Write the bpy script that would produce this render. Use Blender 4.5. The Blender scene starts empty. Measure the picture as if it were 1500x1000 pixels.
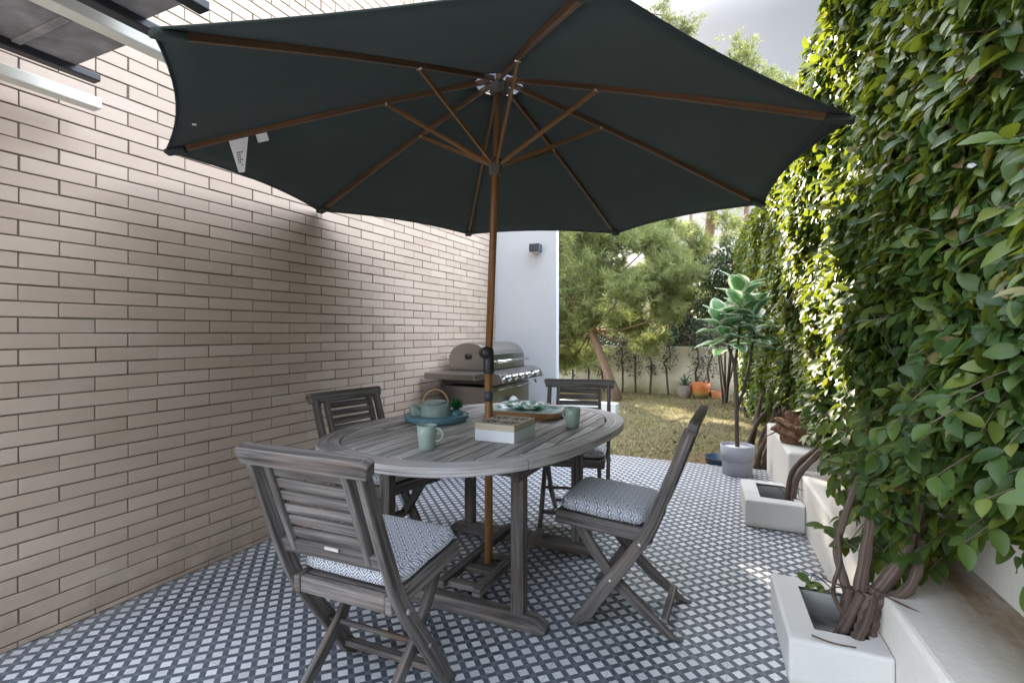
import bpy, bmesh, math, random
import numpy as np
from mathutils import Vector, Matrix
PI = math.pi
R = math.radians
scene = bpy.context.scene
COL = scene.collection
rnd = random.Random(7)

# ------------------------------------------------------------------ helpers
def V(*a):
    return Vector(a)

class MB:
    """collects shapes, builds ONE mesh object with a UV map (u along the grain, metres)"""
    def __init__(s):
        s.v = []; s.f = []; s.uv = []; s.mi = []; s.cur = 0; s.smooth = []; s.sm = False
    def face(s, idx, uvs=None):
        s.f.append(tuple(idx)); s.mi.append(s.cur); s.smooth.append(s.sm)
        s.uv.append(uvs if uvs else [(s.v[i][0], s.v[i][1]) for i in idx])
    def bar(s, pts, w, t, side=None, zmin=None, ends=None):
        """rectangular section swept along pts; w along 'side', t across it (t may be a list)"""
        pts = [Vector(p) for p in pts]
        n = len(pts); base = len(s.v); L = 0; us = []
        ou = rnd.uniform(0, 40); ov = rnd.uniform(0, 40)
        ts = t if isinstance(t, (list, tuple)) else [t] * n
        ws = w if isinstance(w, (list, tuple)) else [w] * n
        for i, p in enumerate(pts):
            if i: L += (pts[i] - pts[i - 1]).length
            us.append(L + ou)
            d = (pts[min(i + 1, n - 1)] - pts[max(i - 1, 0)]).normalized()
            sd = Vector(side) if side is not None else (d.cross(V(0, 0, 1)) if abs(d.z) < .95 else V(1, 0, 0))
            sd = (sd - d * sd.dot(d)).normalized()
            up = sd.cross(d).normalized()
            for a, b in ((-1, -1), (1, -1), (1, 1), (-1, 1)):
                q = p + sd * (a * ws[i] / 2) + up * (b * ts[i] / 2)
                if zmin is not None and q.z < zmin: q.z = zmin
                s.v.append(tuple(q))
        W = ws[0]; T = ts[0]
        vs = [0, W, W + T, 2 * W + T, 2 * W + 2 * T]
        for i in range(n - 1):
            for k in range(4):
                a = base + i * 4 + k; b = base + i * 4 + (k + 1) % 4
                s.face((a, b, b + 4, a + 4), [(us[i], ov + vs[k]), (us[i], ov + vs[k + 1]), (us[i + 1], ov + vs[k + 1]), (us[i + 1], ov + vs[k])])
        e = base + (n - 1) * 4
        s.face((base + 3, base + 2, base + 1, base), [(ou, ov), (ou + .01, ov), (ou + .01, ov + T), (ou, ov + T)])
        s.face((e, e + 1, e + 2, e + 3), [(ou, ov), (ou + .01, ov), (ou + .01, ov + T), (ou, ov + T)])
    def box(s, c, size, rz=0, axis=0):
        """axis-aligned box (rotated about z), grain along local axis"""
        c = Vector(c); m = Matrix.Rotation(rz, 3, 'Z')
        ax = [m @ V(1, 0, 0), m @ V(0, 1, 0), V(0, 0, 1)]
        h = size[axis] / 2
        o = [i for i in range(3) if i != axis]
        s.bar([c - ax[axis] * h, c + ax[axis] * h], size[o[0]], size[o[1]], side=ax[o[0]])
    def prism(s, poly, z0, z1, udir=(0, 1)):
        base = len(s.v); n = len(poly); ou = rnd.uniform(0, 40); ov = rnd.uniform(0, 40)
        ux, uy = udir
        def uvo(p): return (ou + p[0] * ux + p[1] * uy, ov - p[0] * uy + p[1] * ux)
        for p in poly: s.v.append((p[0], p[1], z0))
        for p in poly: s.v.append((p[0], p[1], z1))
        s.face([base + n + i for i in range(n)], [uvo(p) for p in poly])
        s.face([base + n - 1 - i for i in range(n)], [uvo(p) for p in reversed(poly)])
        for i in range(n):
            j = (i + 1) % n
            a = uvo(poly[i]); b = uvo(poly[j]); t = z1 - z0
            s.face((base + i, base + j, base + n + j, base + n + i), [a, b, (b[0], b[1] + t), (a[0], a[1] + t)])
    def tube(s, pts, r, n=10, cap=True):
        pts = [Vector(p) for p in pts]; m = len(pts); base = len(s.v)
        rs = r if isinstance(r, (list, tuple)) else [r] * m
        ou = rnd.uniform(0, 40); L = 0; us = []
        ref = None; sm = s.sm; s.sm = True
        for i, p in enumerate(pts):
            if i: L += (pts[i] - pts[i - 1]).length
            us.append(ou + L)
            d = (pts[min(i + 1, m - 1)] - pts[max(i - 1, 0)])
            d = d.normalized() if d.length > 1e-9 else V(0, 0, 1)
            if ref is None:
                ref = d.orthogonal().normalized()
            ref = (ref - d * ref.dot(d))
            ref = ref.normalized() if ref.length > 1e-6 else d.orthogonal().normalized()
            b = d.cross(ref)
            for k in range(n):
                a = 2 * PI * k / n
                s.v.append(tuple(p + (ref * math.cos(a) + b * math.sin(a)) * rs[i]))
        for i in range(m - 1):
            for k in range(n):
                k2 = (k + 1) % n
                c = 2 * PI * rs[0] / n
                s.face((base + i * n + k, base + i * n + k2, base + (i + 1) * n + k2, base + (i + 1) * n + k),
                       [(us[i], k * c), (us[i], (k + 1) * c), (us[i + 1], (k + 1) * c), (us[i + 1], k * c)])
        if cap:
            s.sm = False
            s.face([base + n - 1 - k for k in range(n)])
            s.face([base + (m - 1) * n + k for k in range(n)])
        s.sm = sm
    def lathe(s, prof, c=(0, 0, 0), n=32, axis=None, sx=1, sy=1):
        """prof: list of (r, z); closed at r=0 ends"""
        c = Vector(c); base = len(s.v); sm = s.sm; s.sm = True
        M = Matrix.Identity(3)
        if axis is not None: M = V(0, 0, 1).rotation_difference(Vector(axis)).to_matrix()
        for (r, z) in prof:
            for k in range(n):
                a = 2 * PI * k / n
                s.v.append(tuple(c + M @ V(r * math.cos(a) * sx, r * math.sin(a) * sy, z)))
        for i in range(len(prof) - 1):
            for k in range(n):
                k2 = (k + 1) % n
                s.face((base + i * n + k, base + i * n + k2, base + (i + 1) * n + k2, base + (i + 1) * n + k))
        s.sm = False
        if prof[0][0] > 1e-5: s.face([base + n - 1 - k for k in range(n)])
        e = base + (len(prof) - 1) * n
        if prof[-1][0] > 1e-5: s.face([e + k for k in range(n)])
        s.sm = sm
    def grid(s, fn, nu, nv, wrap=False, uvf=None):
        base = len(s.v)
        for i in range(nu + 1):
            for j in range(nv + (0 if wrap else 1)):
                s.v.append(tuple(fn(i / nu, j / nv)))
        m = nv if wrap else nv + 1
        for i in range(nu):
            for j in range(nv):
                j2 = (j + 1) % m
                idx = (base + i * m + j, base + (i + 1) * m + j, base + (i + 1) * m + j2, base + i * m + j2)
                uv = None
                if uvf: uv = [uvf(i / nu, j / nv), uvf((i + 1) / nu, j / nv), uvf((i + 1) / nu, (j + 1) / nv), uvf(i / nu, (j + 1) / nv)]
                s.face(idx, uv)
    def build(s, name, mat, parent=None, bevel=0, seg=2, smooth=None, loc=None):
        me = bpy.data.meshes.new(name)
        me.from_pydata(s.v, [], s.f)
        ul = me.uv_layers.new(name='UVMap')
        flat = [c for f in s.uv for uv in f for c in uv]
        ul.data.foreach_set('uv', flat)
        mats = mat if isinstance(mat, (list, tuple)) else [mat]
        for m in mats: me.materials.append(m)
        me.polygons.foreach_set('material_index', s.mi)
        me.polygons.foreach_set('use_smooth', [True] * len(s.f) if smooth else s.smooth)
        me.update()
        bm = bmesh.new(); bm.from_mesh(me)
        bmesh.ops.remove_doubles(bm, verts=bm.verts, dist=1e-6)
        bmesh.ops.recalc_face_normals(bm, faces=bm.faces)
        bm.to_mesh(me); bm.free()
        o = bpy.data.objects.new(name, me); COL.objects.link(o)
        if parent: o.parent = parent
        if loc is not None: o.location = loc
        if bevel:
            md = o.modifiers.new('Bevel', 'BEVEL'); md.width = bevel; md.segments = seg
            md.limit_method = 'ANGLE'; md.angle_limit = R(35); md.harden_normals = False
        return o

def tag(o, label=None, cat=None, group=None, kind=None):
    if label: o['label'] = label
    if cat: o['category'] = cat
    if group: o['group'] = group
    if kind: o['kind'] = kind
    return o
def thing(name, label, cat, loc=(0, 0, 0), rz=0, group=None):
    o = bpy.data.objects.new(name, None); COL.objects.link(o)
    o.location = loc; o.rotation_euler = (0, 0, rz); o.empty_display_size = .1
    return tag(o, label, cat, group)
def copy_tree(o, parent=None):
    c = o.copy(); COL.objects.link(c)
    if parent: c.parent = parent
    for ch in list(o.children): copy_tree(ch, c)
    return c
def np_mesh(name, verts, faces_flat, loop_tot, mat, parent=None, smooth=True, uv=None):
    me = bpy.data.meshes.new(name)
    nv = len(verts); nf = len(loop_tot)
    me.vertices.add(nv); me.vertices.foreach_set('co', np.asarray(verts, np.float32).ravel())
    me.loops.add(len(faces_flat)); me.loops.foreach_set('vertex_index', np.asarray(faces_flat, np.int32))
    me.polygons.add(nf)
    ls = np.concatenate([[0], np.cumsum(loop_tot)[:-1]]).astype(np.int32)
    me.polygons.foreach_set('loop_start', ls)
    me.polygons.foreach_set('loop_total', np.asarray(loop_tot, np.int32))
    me.polygons.foreach_set('use_smooth', np.full(nf, smooth))
    me.materials.append(mat)
    if uv is not None:
        l = me.uv_layers.new(name='UVMap'); l.data.foreach_set('uv', np.asarray(uv, np.float32).ravel())
    me.update(calc_edges=True)
    o = bpy.data.objects.new(name, me); COL.objects.link(o)
    if parent: o.parent = parent
    return o

# ------------------------------------------------------------------ materials
class NT:
    def __init__(s, name):
        s.m = bpy.data.materials.new(name); s.m.use_nodes = True
        s.t = s.m.node_tree; s.n = s.t.nodes; s.n.clear()
        s.out = s.n.new('ShaderNodeOutputMaterial')
        s.b = s.n.new('ShaderNodeBsdfPrincipled')
        s.L(s.b.outputs[0], s.out.inputs[0])
    def L(s, a, b): s.t.links.new(a, b)
    def put(s, sock, v):
        if hasattr(v, 'is_output'): s.L(v, sock)
        elif v is not None:
            if sock.type == 'RGBA' and len(v) == 3: v = (*v, 1)
            sock.default_value = v
    def math(s, op, a, b=None, c=None, clamp=False):
        n = s.n.new('ShaderNodeMath'); n.operation = op; n.use_clamp = clamp
        s.put(n.inputs[0], a)
        if b is not None: s.put(n.inputs[1], b)
        if c is not None: s.put(n.inputs[2], c)
        return n.outputs[0]
    def mix(s, f, a, b, mode='MIX'):
        n = s.n.new('ShaderNodeMix'); n.data_type = 'RGBA'; n.blend_type = mode
        s.put(n.inputs[0], f); s.put(n.inputs[6], a); s.put(n.inputs[7], b)
        return n.outputs[2]
    def coord(s, which='Object'):
        return s.n.new('ShaderNodeTexCoord').outputs[which]
    def pos(s): return s.n.new('ShaderNodeNewGeometry').outputs['Position']
    def island(s): return s.n.new('ShaderNodeNewGeometry').outputs['Random Per Island']
    def sep(s, v):
        n = s.n.new('ShaderNodeSeparateXYZ'); s.L(v, n.inputs[0]); return n.outputs
    def comb(s, x, y, z=0):
        n = s.n.new('ShaderNodeCombineXYZ'); s.put(n.inputs[0], x); s.put(n.inputs[1], y); s.put(n.inputs[2], z); return n.outputs[0]
    def mapping(s, v, scale=(1, 1, 1), loc=(0, 0, 0), rot=(0, 0, 0)):
        n = s.n.new('ShaderNodeMapping'); s.L(v, n.inputs[0])
        n.inputs['Scale'].default_value = scale; n.inputs['Location'].default_value = loc; n.inputs['Rotation'].default_value = rot
        return n.outputs[0]
    def noise(s, v, scale=5, detail=4, rough=.55, dist=0, out=0):
        n = s.n.new('ShaderNodeTexNoise')
        if v is not None: s.L(v, n.inputs['Vector'])
        n.inputs['Scale'].default_value = scale; n.inputs['Detail'].default_value = detail
        n.inputs['Roughness'].default_value = rough; n.inputs['Distortion'].default_value = dist
        return n.outputs[out]
    def ramp(s, f, stops, interp='LINEAR'):
        n = s.n.new('ShaderNodeValToRGB'); s.L(f, n.inputs[0]); r = n.color_ramp; r.interpolation = interp
        while len(r.elements) < len(stops): r.elements.new(.5)
        for e, (p, c) in zip(r.elements, stops):
            e.position = p; e.color = c if len(c) == 4 else (*c, 1)
        return n.outputs[0]
    def bump(s, h, strength=.3, dist=.01):
        n = s.n.new('ShaderNodeBump'); s.L(h, n.inputs['Height'])
        n.inputs['Strength'].default_value = strength; n.inputs['Distance'].default_value = dist
        s.L(n.outputs[0], s.b.inputs['Normal']); return n.outputs[0]
    def set(s, **k):
        names = dict(col='Base Color', rough='Roughness', metal='Metallic', spec='Specular IOR Level', sheen='Sheen Weight', coat='Coat Weight', trans='Transmission Weight', ior='IOR', alpha='Alpha')
        for a, v in k.items():
            if isinstance(v, tuple) and len(v) == 3: v = (*v, 1)
            s.put(s.b.inputs[names[a]], v)
        return s

def simple(name, col, rough=.5, metal=0, var=.12, scale=6, bump=0, bscale=60, spec=.5, coat=0):
    t = NT(name); c = t.coord('Object')
    n = t.noise(c, scale, 5)
    lo = tuple(x * (1 - var) for x in col); hi = tuple(min(1, x * (1 + var)) for x in col)
    t.set(col=t.ramp(n, [(.3, lo), (.7, hi)]), rough=rough, metal=metal, spec=spec, coat=coat)
    if bump: t.bump(t.noise(c, bscale, 4), bump, .004)
    return t.m

def wood(name, dark, mid, light, rough=.75, patch=None, bump=.5, pale=.0):
    t = NT(name); uv = t.coord('UV')
    g = t.noise(t.mapping(uv, (2.2, 75, 1)), 1.0, 6, .65, .25)
    big = t.noise(t.mapping(uv, (2.5, 9, 1)), 1.0, 4, .6)
    col = t.ramp(g, [(.28, dark), (.5, mid), (.72, light)])
    isl = t.island()
    k = t.math('MULTIPLY_ADD', isl, .75, .62)
    col = t.mix(1.0, col, t.comb(k, k, k), 'MULTIPLY')
    col = t.mix(t.ramp(big, [(.42, (0, 0, 0)), (.75, (.55, .55, .55))]), col, light)
    if patch:
        p = t.noise(t.mapping(uv, (3, 14, 1), loc=(5, 3, 0)), 1.0, 3, .5)
        col = t.mix(t.ramp(p, [(.56, (0, 0, 0)), (.74, (.65, .65, .65))]), col, patch)
    spots = t.noise(t.mapping(uv, (30, 60, 1)), 1.0, 3, .6)
    col = t.mix(t.ramp(spots, [(.66, (0, 0, 0)), (.76, (.5, .5, .5))]), col, dark)
    t.set(col=col, rough=rough, spec=.3)
    t.bump(t.math('ADD', t.math('MULTIPLY', g, 1.0), t.math('MULTIPLY', spots, -.3)), bump, .003)
    return t.m

M = {}
M['grey_wood'] = wood('weathered_teak', (.022, .018, .016), (.098, .084, .077), (.26, .24, .228), patch=(.17, .10, .065))
M['table_wood'] = wood('weathered_table_teak', (.06, .052, .048), (.32, .30, .285), (.60, .58, .57), patch=(.36, .29, .225), rough=.55)
M['dark_wood'] = wood('dark_weathered_teak', (.025, .021, .019), (.075, .064, .058), (.15, .135, .125), patch=(.14, .085, .05))
M['pole_wood'] = wood('oiled_hardwood', (.10, .045, .016), (.21, .10, .038), (.32, .17, .075), rough=.45, bump=.2)
M['rib_wood'] = wood('rib_hardwood', (.06, .028, .013), (.13, .066, .032), (.20, .11, .058), rough=.5, bump=.2)
M['bark'] = wood('bark', (.035, .024, .018), (.10, .072, .056), (.19, .15, .125), rough=.9, bump=1.0)
M['vine_bark'] = wood('vine_bark', (.028, .018, .014), (.088, .060, .047), (.19, .145, .12), rough=.9, bump=1.0)
M['pine_bark'] = wood('pine_bark', (.06, .035, .024), (.19, .12, .085), (.32, .23, .17), rough=.9, bump=1.0)
M['metal_black'] = simple('black_plastic', (.022, .023, .026), .45, 0, .2)
M['bolt'] = simple('zinc_bolt', (.55, .52, .47), .4, .9, .2)
M['chrome'] = simple('chrome', (.75, .75, .75), .12, 1, .05)
M['white_plastic'] = simple('white_label', (.72, .72, .70), .6, 0, .08, 20)
M['grey_print'] = simple('printed_ink', (.12, .12, .12), .7, 0, .1)
M['terracotta'] = simple('terracotta', (.42, .15, .06), .8, 0, .2, 14, .3)
M['grey_pot'] = simple('grey_clay', (.24, .20, .17), .85, 0, .2, 14, .3)
M['sage'] = simple('sage_stoneware', (.30, .38, .32), .42, 0, .08, 30, .05, 90, coat=.15)
M['teapot'] = simple('teapot_stoneware', (.25, .33, .30), .5, 0, .12, 30, .05, 90)
M['blue_metal'] = simple('blue_painted_metal', (.11, .22, .27), .45, 0, .45, 120, .2, 150)
M['teal_ceramic'] = simple('teal_ceramic', (.085, .19, .215), .35, 0, .1)
M['rattan'] = simple('rattan', (.48, .32, .17), .6, 0, .2, 40, .3)
M['succulent'] = simple('succulent_green', (.012, .13, .032), .4, 0, .3, 60)
M['rail_paint'] = simple('cream_paint', (.66, .63, .53), .5, 0, .05, 8)
M['ac_casing'] = simple('galvanised_panel', (.42, .45, .48), .45, .35, .15, 8)
M['ac_base'] = simple('dirty_base_panel', (.25, .23, .225), .6, .1, .55, 7, .3, 12)
M['lamp_grey'] = simple('anthracite_metal', (.06, .065, .08), .5, .2, .1)
M['lamp_glass'] = simple('frosted_lens', (.6, .6, .58), .3, 0, .03)
M['box_white'] = simple('white_lacquer', (.78, .79, .81), .45, 0, .02)
M['box_wood'] = wood('pale_wood', (.42, .34, .24), (.58, .49, .37), (.68, .6, .48), rough=.6, bump=.1)
M['box_hole'] = simple('dark_fretwork', (.05, .048, .05), .8)
M['tray_wood'] = wood('acacia_wood', (.13, .06, .025), (.29, .15, .065), (.40, .24, .12), rough=.45, bump=.15)
M['black_soil'] = simple('dry_soil', (.20, .185, .17), .95, 0, .5, 14, .8)
M['white_gravel'] = simple('white_gravel', (.62, .61, .6), .9, 0, .2, 60, 1, 120)
M['pot_grey'] = simple('grey_resin', (.34, .345, .38), .6, 0, .05)
M['blue_bowl'] = simple('blue_glazed_bowl', (.03, .065, .10), .35, 0, .2)
M['steel_dark'] = simple('dark_steel', (.10, .09, .085), .4, .8, .1)
M['hose'] = simple('pale_hose', (.55, .56, .55), .4)
M['tan_plaster'] = simple('building_core', (.32, .24, .18), .9)

def stainless():
    t = NT('brushed_steel'); c = t.coord('Object')
    n = t.noise(t.mapping(c, (3, 3, 160)), 1, 3)
    t.set(col=t.ramp(n, [(.3, (.33, .315, .30)), (.7, (.36, .345, .33))]), metal=1, rough=t.math('MULTIPLY_ADD', n, .02, .27))
    return t.m
M['steel'] = stainless()

def plaster(name, base, stain, stain_amt=.5, low=None, z0=0, bump=.35):
    t = NT(name); p = t.pos()
    n1 = t.noise(p, 1.7, 6, .6); n2 = t.noise(p, 26, 4, .6)
    dr = t.noise(t.mapping(p, (9, 9, 1.1)), 1, 5, .6)
    col = t.mix(t.ramp(n1, [(.45, (0, 0, 0)), (.8, (stain_amt,) * 3)]), base, stain)
    col = t.mix(t.ramp(dr, [(.56, (0, 0, 0)), (.85, (stain_amt * .7,) * 3)]), col, stain)
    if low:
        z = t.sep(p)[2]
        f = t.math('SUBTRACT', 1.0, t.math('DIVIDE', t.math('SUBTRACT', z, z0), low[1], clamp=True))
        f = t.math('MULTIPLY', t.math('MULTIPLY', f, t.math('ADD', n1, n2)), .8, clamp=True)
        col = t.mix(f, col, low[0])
    t.set(col=col, rough=.9, spec=.2)
    t.bump(t.math('ADD', t.math('MULTIPLY', n2, .6), t.noise(p, 120, 3)), bump, .004)
    return t.m
M['white_plaster'] = plaster('white_plaster', (.66, .675, .69, 1), (.58, .595, .61, 1), .3, bump=.15)
M['old_plaster'] = plaster('old_white_plaster', (.72, .69, .64, 1), (.50, .40, .27, 1), .5, ((.38, .34, .26, 1), .06), bump=.4)
M['planter_paint'] = plaster('planter_paint', (.62, .605, .585, 1), (.46, .43, .385, 1), .5, ((.46, .42, .35, 1), .035), bump=.3)
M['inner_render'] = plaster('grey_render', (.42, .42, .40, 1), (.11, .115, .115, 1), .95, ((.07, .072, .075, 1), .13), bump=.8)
M['fence_plaster'] = plaster('fence_plaster', (.78, .72, .60, 1), (.46, .39, .26, 1), .6, ((.20, .18, .07, 1), .3), bump=.4)

def ledge_mat():
    t = NT('ledge_plaster'); p = t.pos(); x, y, z = t.sep(p)
    n1 = t.noise(p, 2.2, 6, .62); n2 = t.noise(t.mapping(p, (9, 3, 5)), 1, 5, .65); n3 = t.noise(p, 40, 4, .6)
    base = t.mix(t.ramp(n3, [(.35, (0, 0, 0)), (.7, (.2, .2, .2))]), (.74, .70, .64, 1), (.56, .51, .45, 1))
    # dirt collects against the wall behind: distance from the ledge's front line
    d = t.math('SUBTRACT', x, t.math('MULTIPLY_ADD', y, -.075, .60))
    f = t.math('DIVIDE', t.math('SUBTRACT', d, .10), .16, clamp=True)
    f = t.math('MULTIPLY', f, t.ramp(n2, [(.25, (.55, .55, .55)), (.55, (1, 1, 1))]), clamp=True)
    f = t.math('MULTIPLY', f, t.ramp(n1, [(.12, (.4, .4, .4)), (.40, (.97, .97, .97))]))
    dirt = t.ramp(n1, [(.35, (.16, .095, .055)), (.5, (.27, .19, .115)), (.62, (.24, .20, .09)), (.75, (.40, .32, .22))])
    t.set(col=t.mix(f, base, dirt), rough=.92, spec=.2)
    t.bump(t.math('ADD', n3, t.noise(p, 130, 3)), .28, .004)
    return t.m
M['ledge'] = ledge_mat()

def brick_mat():
    t = NT('buff_clinker_brick'); p = t.pos(); i = t.island()
    c = t.ramp(i, [(0, (.385, .295, .225)), (.3, (.42, .325, .25)), (.7, (.435, .34, .262)), (1, (.47, .37, .29))])
    n = t.noise(t.mapping(p, (3, 3, 12)), 1, 5, .6); n2 = t.noise(p, 130, 3, .7)
    c = t.mix(t.ramp(n, [(.4, (0, 0, 0)), (.8, (.35, .35, .35))]), c, (.51, .415, .33, 1))
    c = t.mix(t.ramp(n2, [(.62, (0, 0, 0)), (.8, (.4, .4, .4))]), c, (.27, .195, .145, 1))
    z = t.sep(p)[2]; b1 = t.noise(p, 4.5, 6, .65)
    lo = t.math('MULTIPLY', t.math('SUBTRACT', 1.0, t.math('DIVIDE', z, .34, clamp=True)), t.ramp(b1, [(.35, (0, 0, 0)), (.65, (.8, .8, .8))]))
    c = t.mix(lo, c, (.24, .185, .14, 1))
    c = t.mix(t.ramp(t.noise(t.mapping(p, (1.1, 1.1, 2.6)), 1, 5, .6), [(.60, (0, 0, 0)), (.74, (.28, .28, .28))]), c, (.58, .52, .46, 1))
    t.set(col=c, rough=.72, spec=.3); t.bump(t.math('ADD', t.noise(t.mapping(p, (6, 6, 40)), 1, 4), n2), .25, .002)
    return t.m
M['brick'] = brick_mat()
M['mortar'] = simple('dark_mortar', (.165, .132, .108), .95, 0, .3, 12, .6, 90)

def tile_mat():
    t = NT('cement_tile_floor'); p = t.pos(); x, y, z = t.sep(p)
    P = .0567; C = .70710678; x0, y0 = -.672, 1.890
    dx = t.math('SUBTRACT', x, x0); dy = t.math('SUBTRACT', y, y0)
    a = t.math('MULTIPLY', t.math('ADD', dx, dy), C / P); b = t.math('MULTIPLY', t.math('SUBTRACT', dy, dx), C / P)
    ra = t.math('ROUND', a); rb = t.math('ROUND', b)
    fa = t.math('ABSOLUTE', t.math('SUBTRACT', a, ra)); fb = t.math('ABSOLUTE', t.math('SUBTRACT', b, rb))
    W = .305
    def inside(f, w, soft=.02):
        return t.math('SUBTRACT', 1.0, t.math('DIVIDE', t.math('SUBTRACT', f, w - soft), 2 * soft, clamp=True))
    ia = inside(fa, W); ib = inside(fb, W)
    white = t.math('MULTIPLY', ia, ib)
    cross = t.math('MULTIPLY', t.math('SUBTRACT', 1.0, ia), t.math('SUBTRACT', 1.0, ib))
    wn = t.n.new('ShaderNodeTexWhiteNoise'); wn.noise_dimensions = '3D'; t.L(t.comb(ra, rb, 0), wn.inputs['Vector'])
    rv = wn.outputs['Value']
    # 20 cm cement tiles: two diagonals per tile; per-tile tone
    TS = P * math.sqrt(2) * 2.5
    tx = t.math('DIVIDE', dx, TS); ty = t.math('DIVIDE', dy, TS)
    wn2 = t.n.new('ShaderNodeTexWhiteNoise'); t.L(t.comb(t.math('FLOOR', tx), t.math('FLOOR', ty), 3), wn2.inputs['Vector'])
    jx = t.math('ABSOLUTE', t.math('SUBTRACT', tx, t.math('ROUND', tx))); jy = t.math('ABSOLUTE', t.math('SUBTRACT', ty, t.math('ROUND', ty)))
    joint = t.math('LESS_THAN', t.math('MINIMUM', jx, jy), .006)
    n = t.noise(p, 3.2, 5, .6); n2 = t.noise(p, 42, 4, .6)
    wc = t.ramp(rv, [(0, (.56, .565, .575)), (.6, (.64, .645, .655)), (1, (.72, .725, .73))])
    dc = t.ramp(wn2.outputs['Value'], [(0, (.055, .064, .084)), (1, (.090, .103, .128))])
    cc = (.135, .15, .175, 1)
    col = t.mix(white, dc, wc); col = t.mix(cross, col, cc)
    wear = t.ramp(n, [(.42, (0, 0, 0)), (.8, (.22, .22, .22))])
    col = t.mix(wear, col, (.30, .315, .335, 1))
    col = t.mix(t.ramp(n2, [(.62, (0, 0, 0)), (.8, (.25, .25, .25))]), col, (.20, .205, .21, 1))
    g1 = t.noise(p, 5.5, 6, .7); g2 = t.noise(p, 1.3, 4, .6)
    eL = t.math('SUBTRACT', 1.0, t.math('DIVIDE', t.math('ADD', x, 2.63), .16, clamp=True))
    eR = t.math('DIVIDE', t.math('SUBTRACT', x, t.math('MULTIPLY_ADD', y, -.075, .50)), .10, clamp=True)
    eF = t.math('DIVIDE', t.math('SUBTRACT', y, 4.75), .45, clamp=True)
    ed = t.math('MAXIMUM', t.math('MAXIMUM', eL, eR), eF)
    ed = t.math('MULTIPLY', ed, t.ramp(g1, [(.35, (.1, .1, .1)), (.65, (.75, .75, .75))]))
    col = t.mix(ed, col, (.20, .175, .14, 1))
    col = t.mix(t.ramp(t.math('MULTIPLY', g1, g2), [(.30, (0, 0, 0)), (.42, (.22, .22, .22))]), col, (.22, .20, .175, 1))
    col = t.mix(t.math('MULTIPLY', joint, .55), col, (.16, .165, .17, 1))
    t.set(col=col, rough=t.math('MULTIPLY_ADD', n2, .25, .42), spec=.4)
    h = t.math('SUBTRACT', t.math('MULTIPLY', n2, .25), joint)
    t.bump(h, .25, .0015)
    return t.m
M['tiles'] = tile_mat()

def lawn_mat():
    t = NT('dry_lawn'); p = t.pos(); x, y, z = t.sep(p)
    n = t.noise(p, 1.1, 5, .6); n2 = t.noise(p, 14, 6, .7); n3 = t.noise(p, 70, 4, .7)
    c = t.ramp(n2, [(.3, (.13, .10, .06)), (.45, (.24, .19, .115)), (.6, (.19, .185, .085)), (.75, (.36, .30, .20))])
    c = t.mix(t.ramp(n, [(.42, (0, 0, 0)), (.6, (.6, .6, .6))]), c, (.20, .19, .06, 1))
    # bare reddish earth next to the terrace edge, on its right side
    e = t.math('SUBTRACT', 1.0, t.math('DIVIDE', t.math('SUBTRACT', y, 5.2), 1.1, clamp=True))
    e = t.math('MULTIPLY', e, t.math('DIVIDE', t.math('ADD', x, 1.25), .8, clamp=True))
    e = t.math('MULTIPLY', e, t.ramp(n2, [(.3, (.3, .3, .3)), (.6, (1, 1, 1))]))
    c = t.mix(e, c, (.23, .115, .065, 1))
    c = t.mix(t.ramp(n3, [(.6, (0, 0, 0)), (.75, (.6, .6, .6))]), c, (.06, .045, .025, 1))
    t.set(col=c, rough=.95, spec=.1); t.bump(t.math('ADD', n2, n3), .8, .03)
    return t.m
M['lawn'] = lawn_mat()

def leaf_mat(name, stops, rough=.38, trans=.35, tcol=None, edge=None, spec=.5):
    t = NT(name); i = t.island()
    c = t.ramp(i, stops)
    if edge:   # cream margin, patchy centre
        uv = t.coord('UV'); u, v, _ = t.sep(uv)
        n = t.noise(t.mapping(uv, (9, 5, 1)), 1, 3, .6)
        e = t.math('ABSOLUTE', v)
        e = t.math('ADD', e, t.math('MULTIPLY', t.math('SUBTRACT', n, .5), .45))
        c = t.mix(t.ramp(e, [(.60, (0, 0, 0)), (.68, (1, 1, 1))]), c, edge)
    t.set(col=c, rough=rough, spec=spec)
    tr = t.n.new('ShaderNodeBsdfTranslucent')
    tc = t.mix(.6, c, tcol) if tcol else c
    t.put(tr.inputs[0], tc)
    ms = t.n.new('ShaderNodeMixShader'); ms.inputs[0].default_value = trans
    t.L(t.b.outputs[0], ms.inputs[1]); t.L(tr.outputs[0], ms.inputs[2]); t.L(ms.outputs[0], t.out.inputs[0])
    return t.m
M['hedge_leaf'] = leaf_mat('glossy_vine_leaf', [(0, (.020, .052, .012)), (.4, (.038, .082, .017)), (.75, (.064, .115, .022)), (.94, (.13, .17, .03)), (1, (.20, .125, .06))], .48, .34, (.34, .38, .02, 1), spec=.42)
M['pine_needle'] = leaf_mat('pine_needles', [(0, (.15, .195, .075)), (.5, (.235, .285, .11)), (.9, (.31, .34, .14)), (1, (.34, .28, .17))], .55, .42, (.24, .27, .05, 1))
M['far_needle'] = leaf_mat('tall_pine_needles', [(0, (.07, .10, .045)), (.6, (.12, .15, .06)), (1, (.18, .18, .08))], .55, .4, (.24, .27, .05, 1))
M['cypress_leaf'] = leaf_mat('cypress_foliage', [(0, (.016, .032, .014)), (.6, (.03, .055, .022)), (1, (.06, .08, .03))], .6, .2)
M['bush_leaf'] = leaf_mat('bush_foliage', [(0, (.03, .055, .022)), (.6, (.06, .095, .032)), (1, (.12, .145, .05))], .5, .3)
M['ficus_leaf'] = leaf_mat('variegated_leaf', [(0, (.09, .22, .09)), (.6, (.15, .31, .13)), (1, (.24, .40, .19))], .4, .28, edge=(.66, .72, .56, 1))
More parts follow.
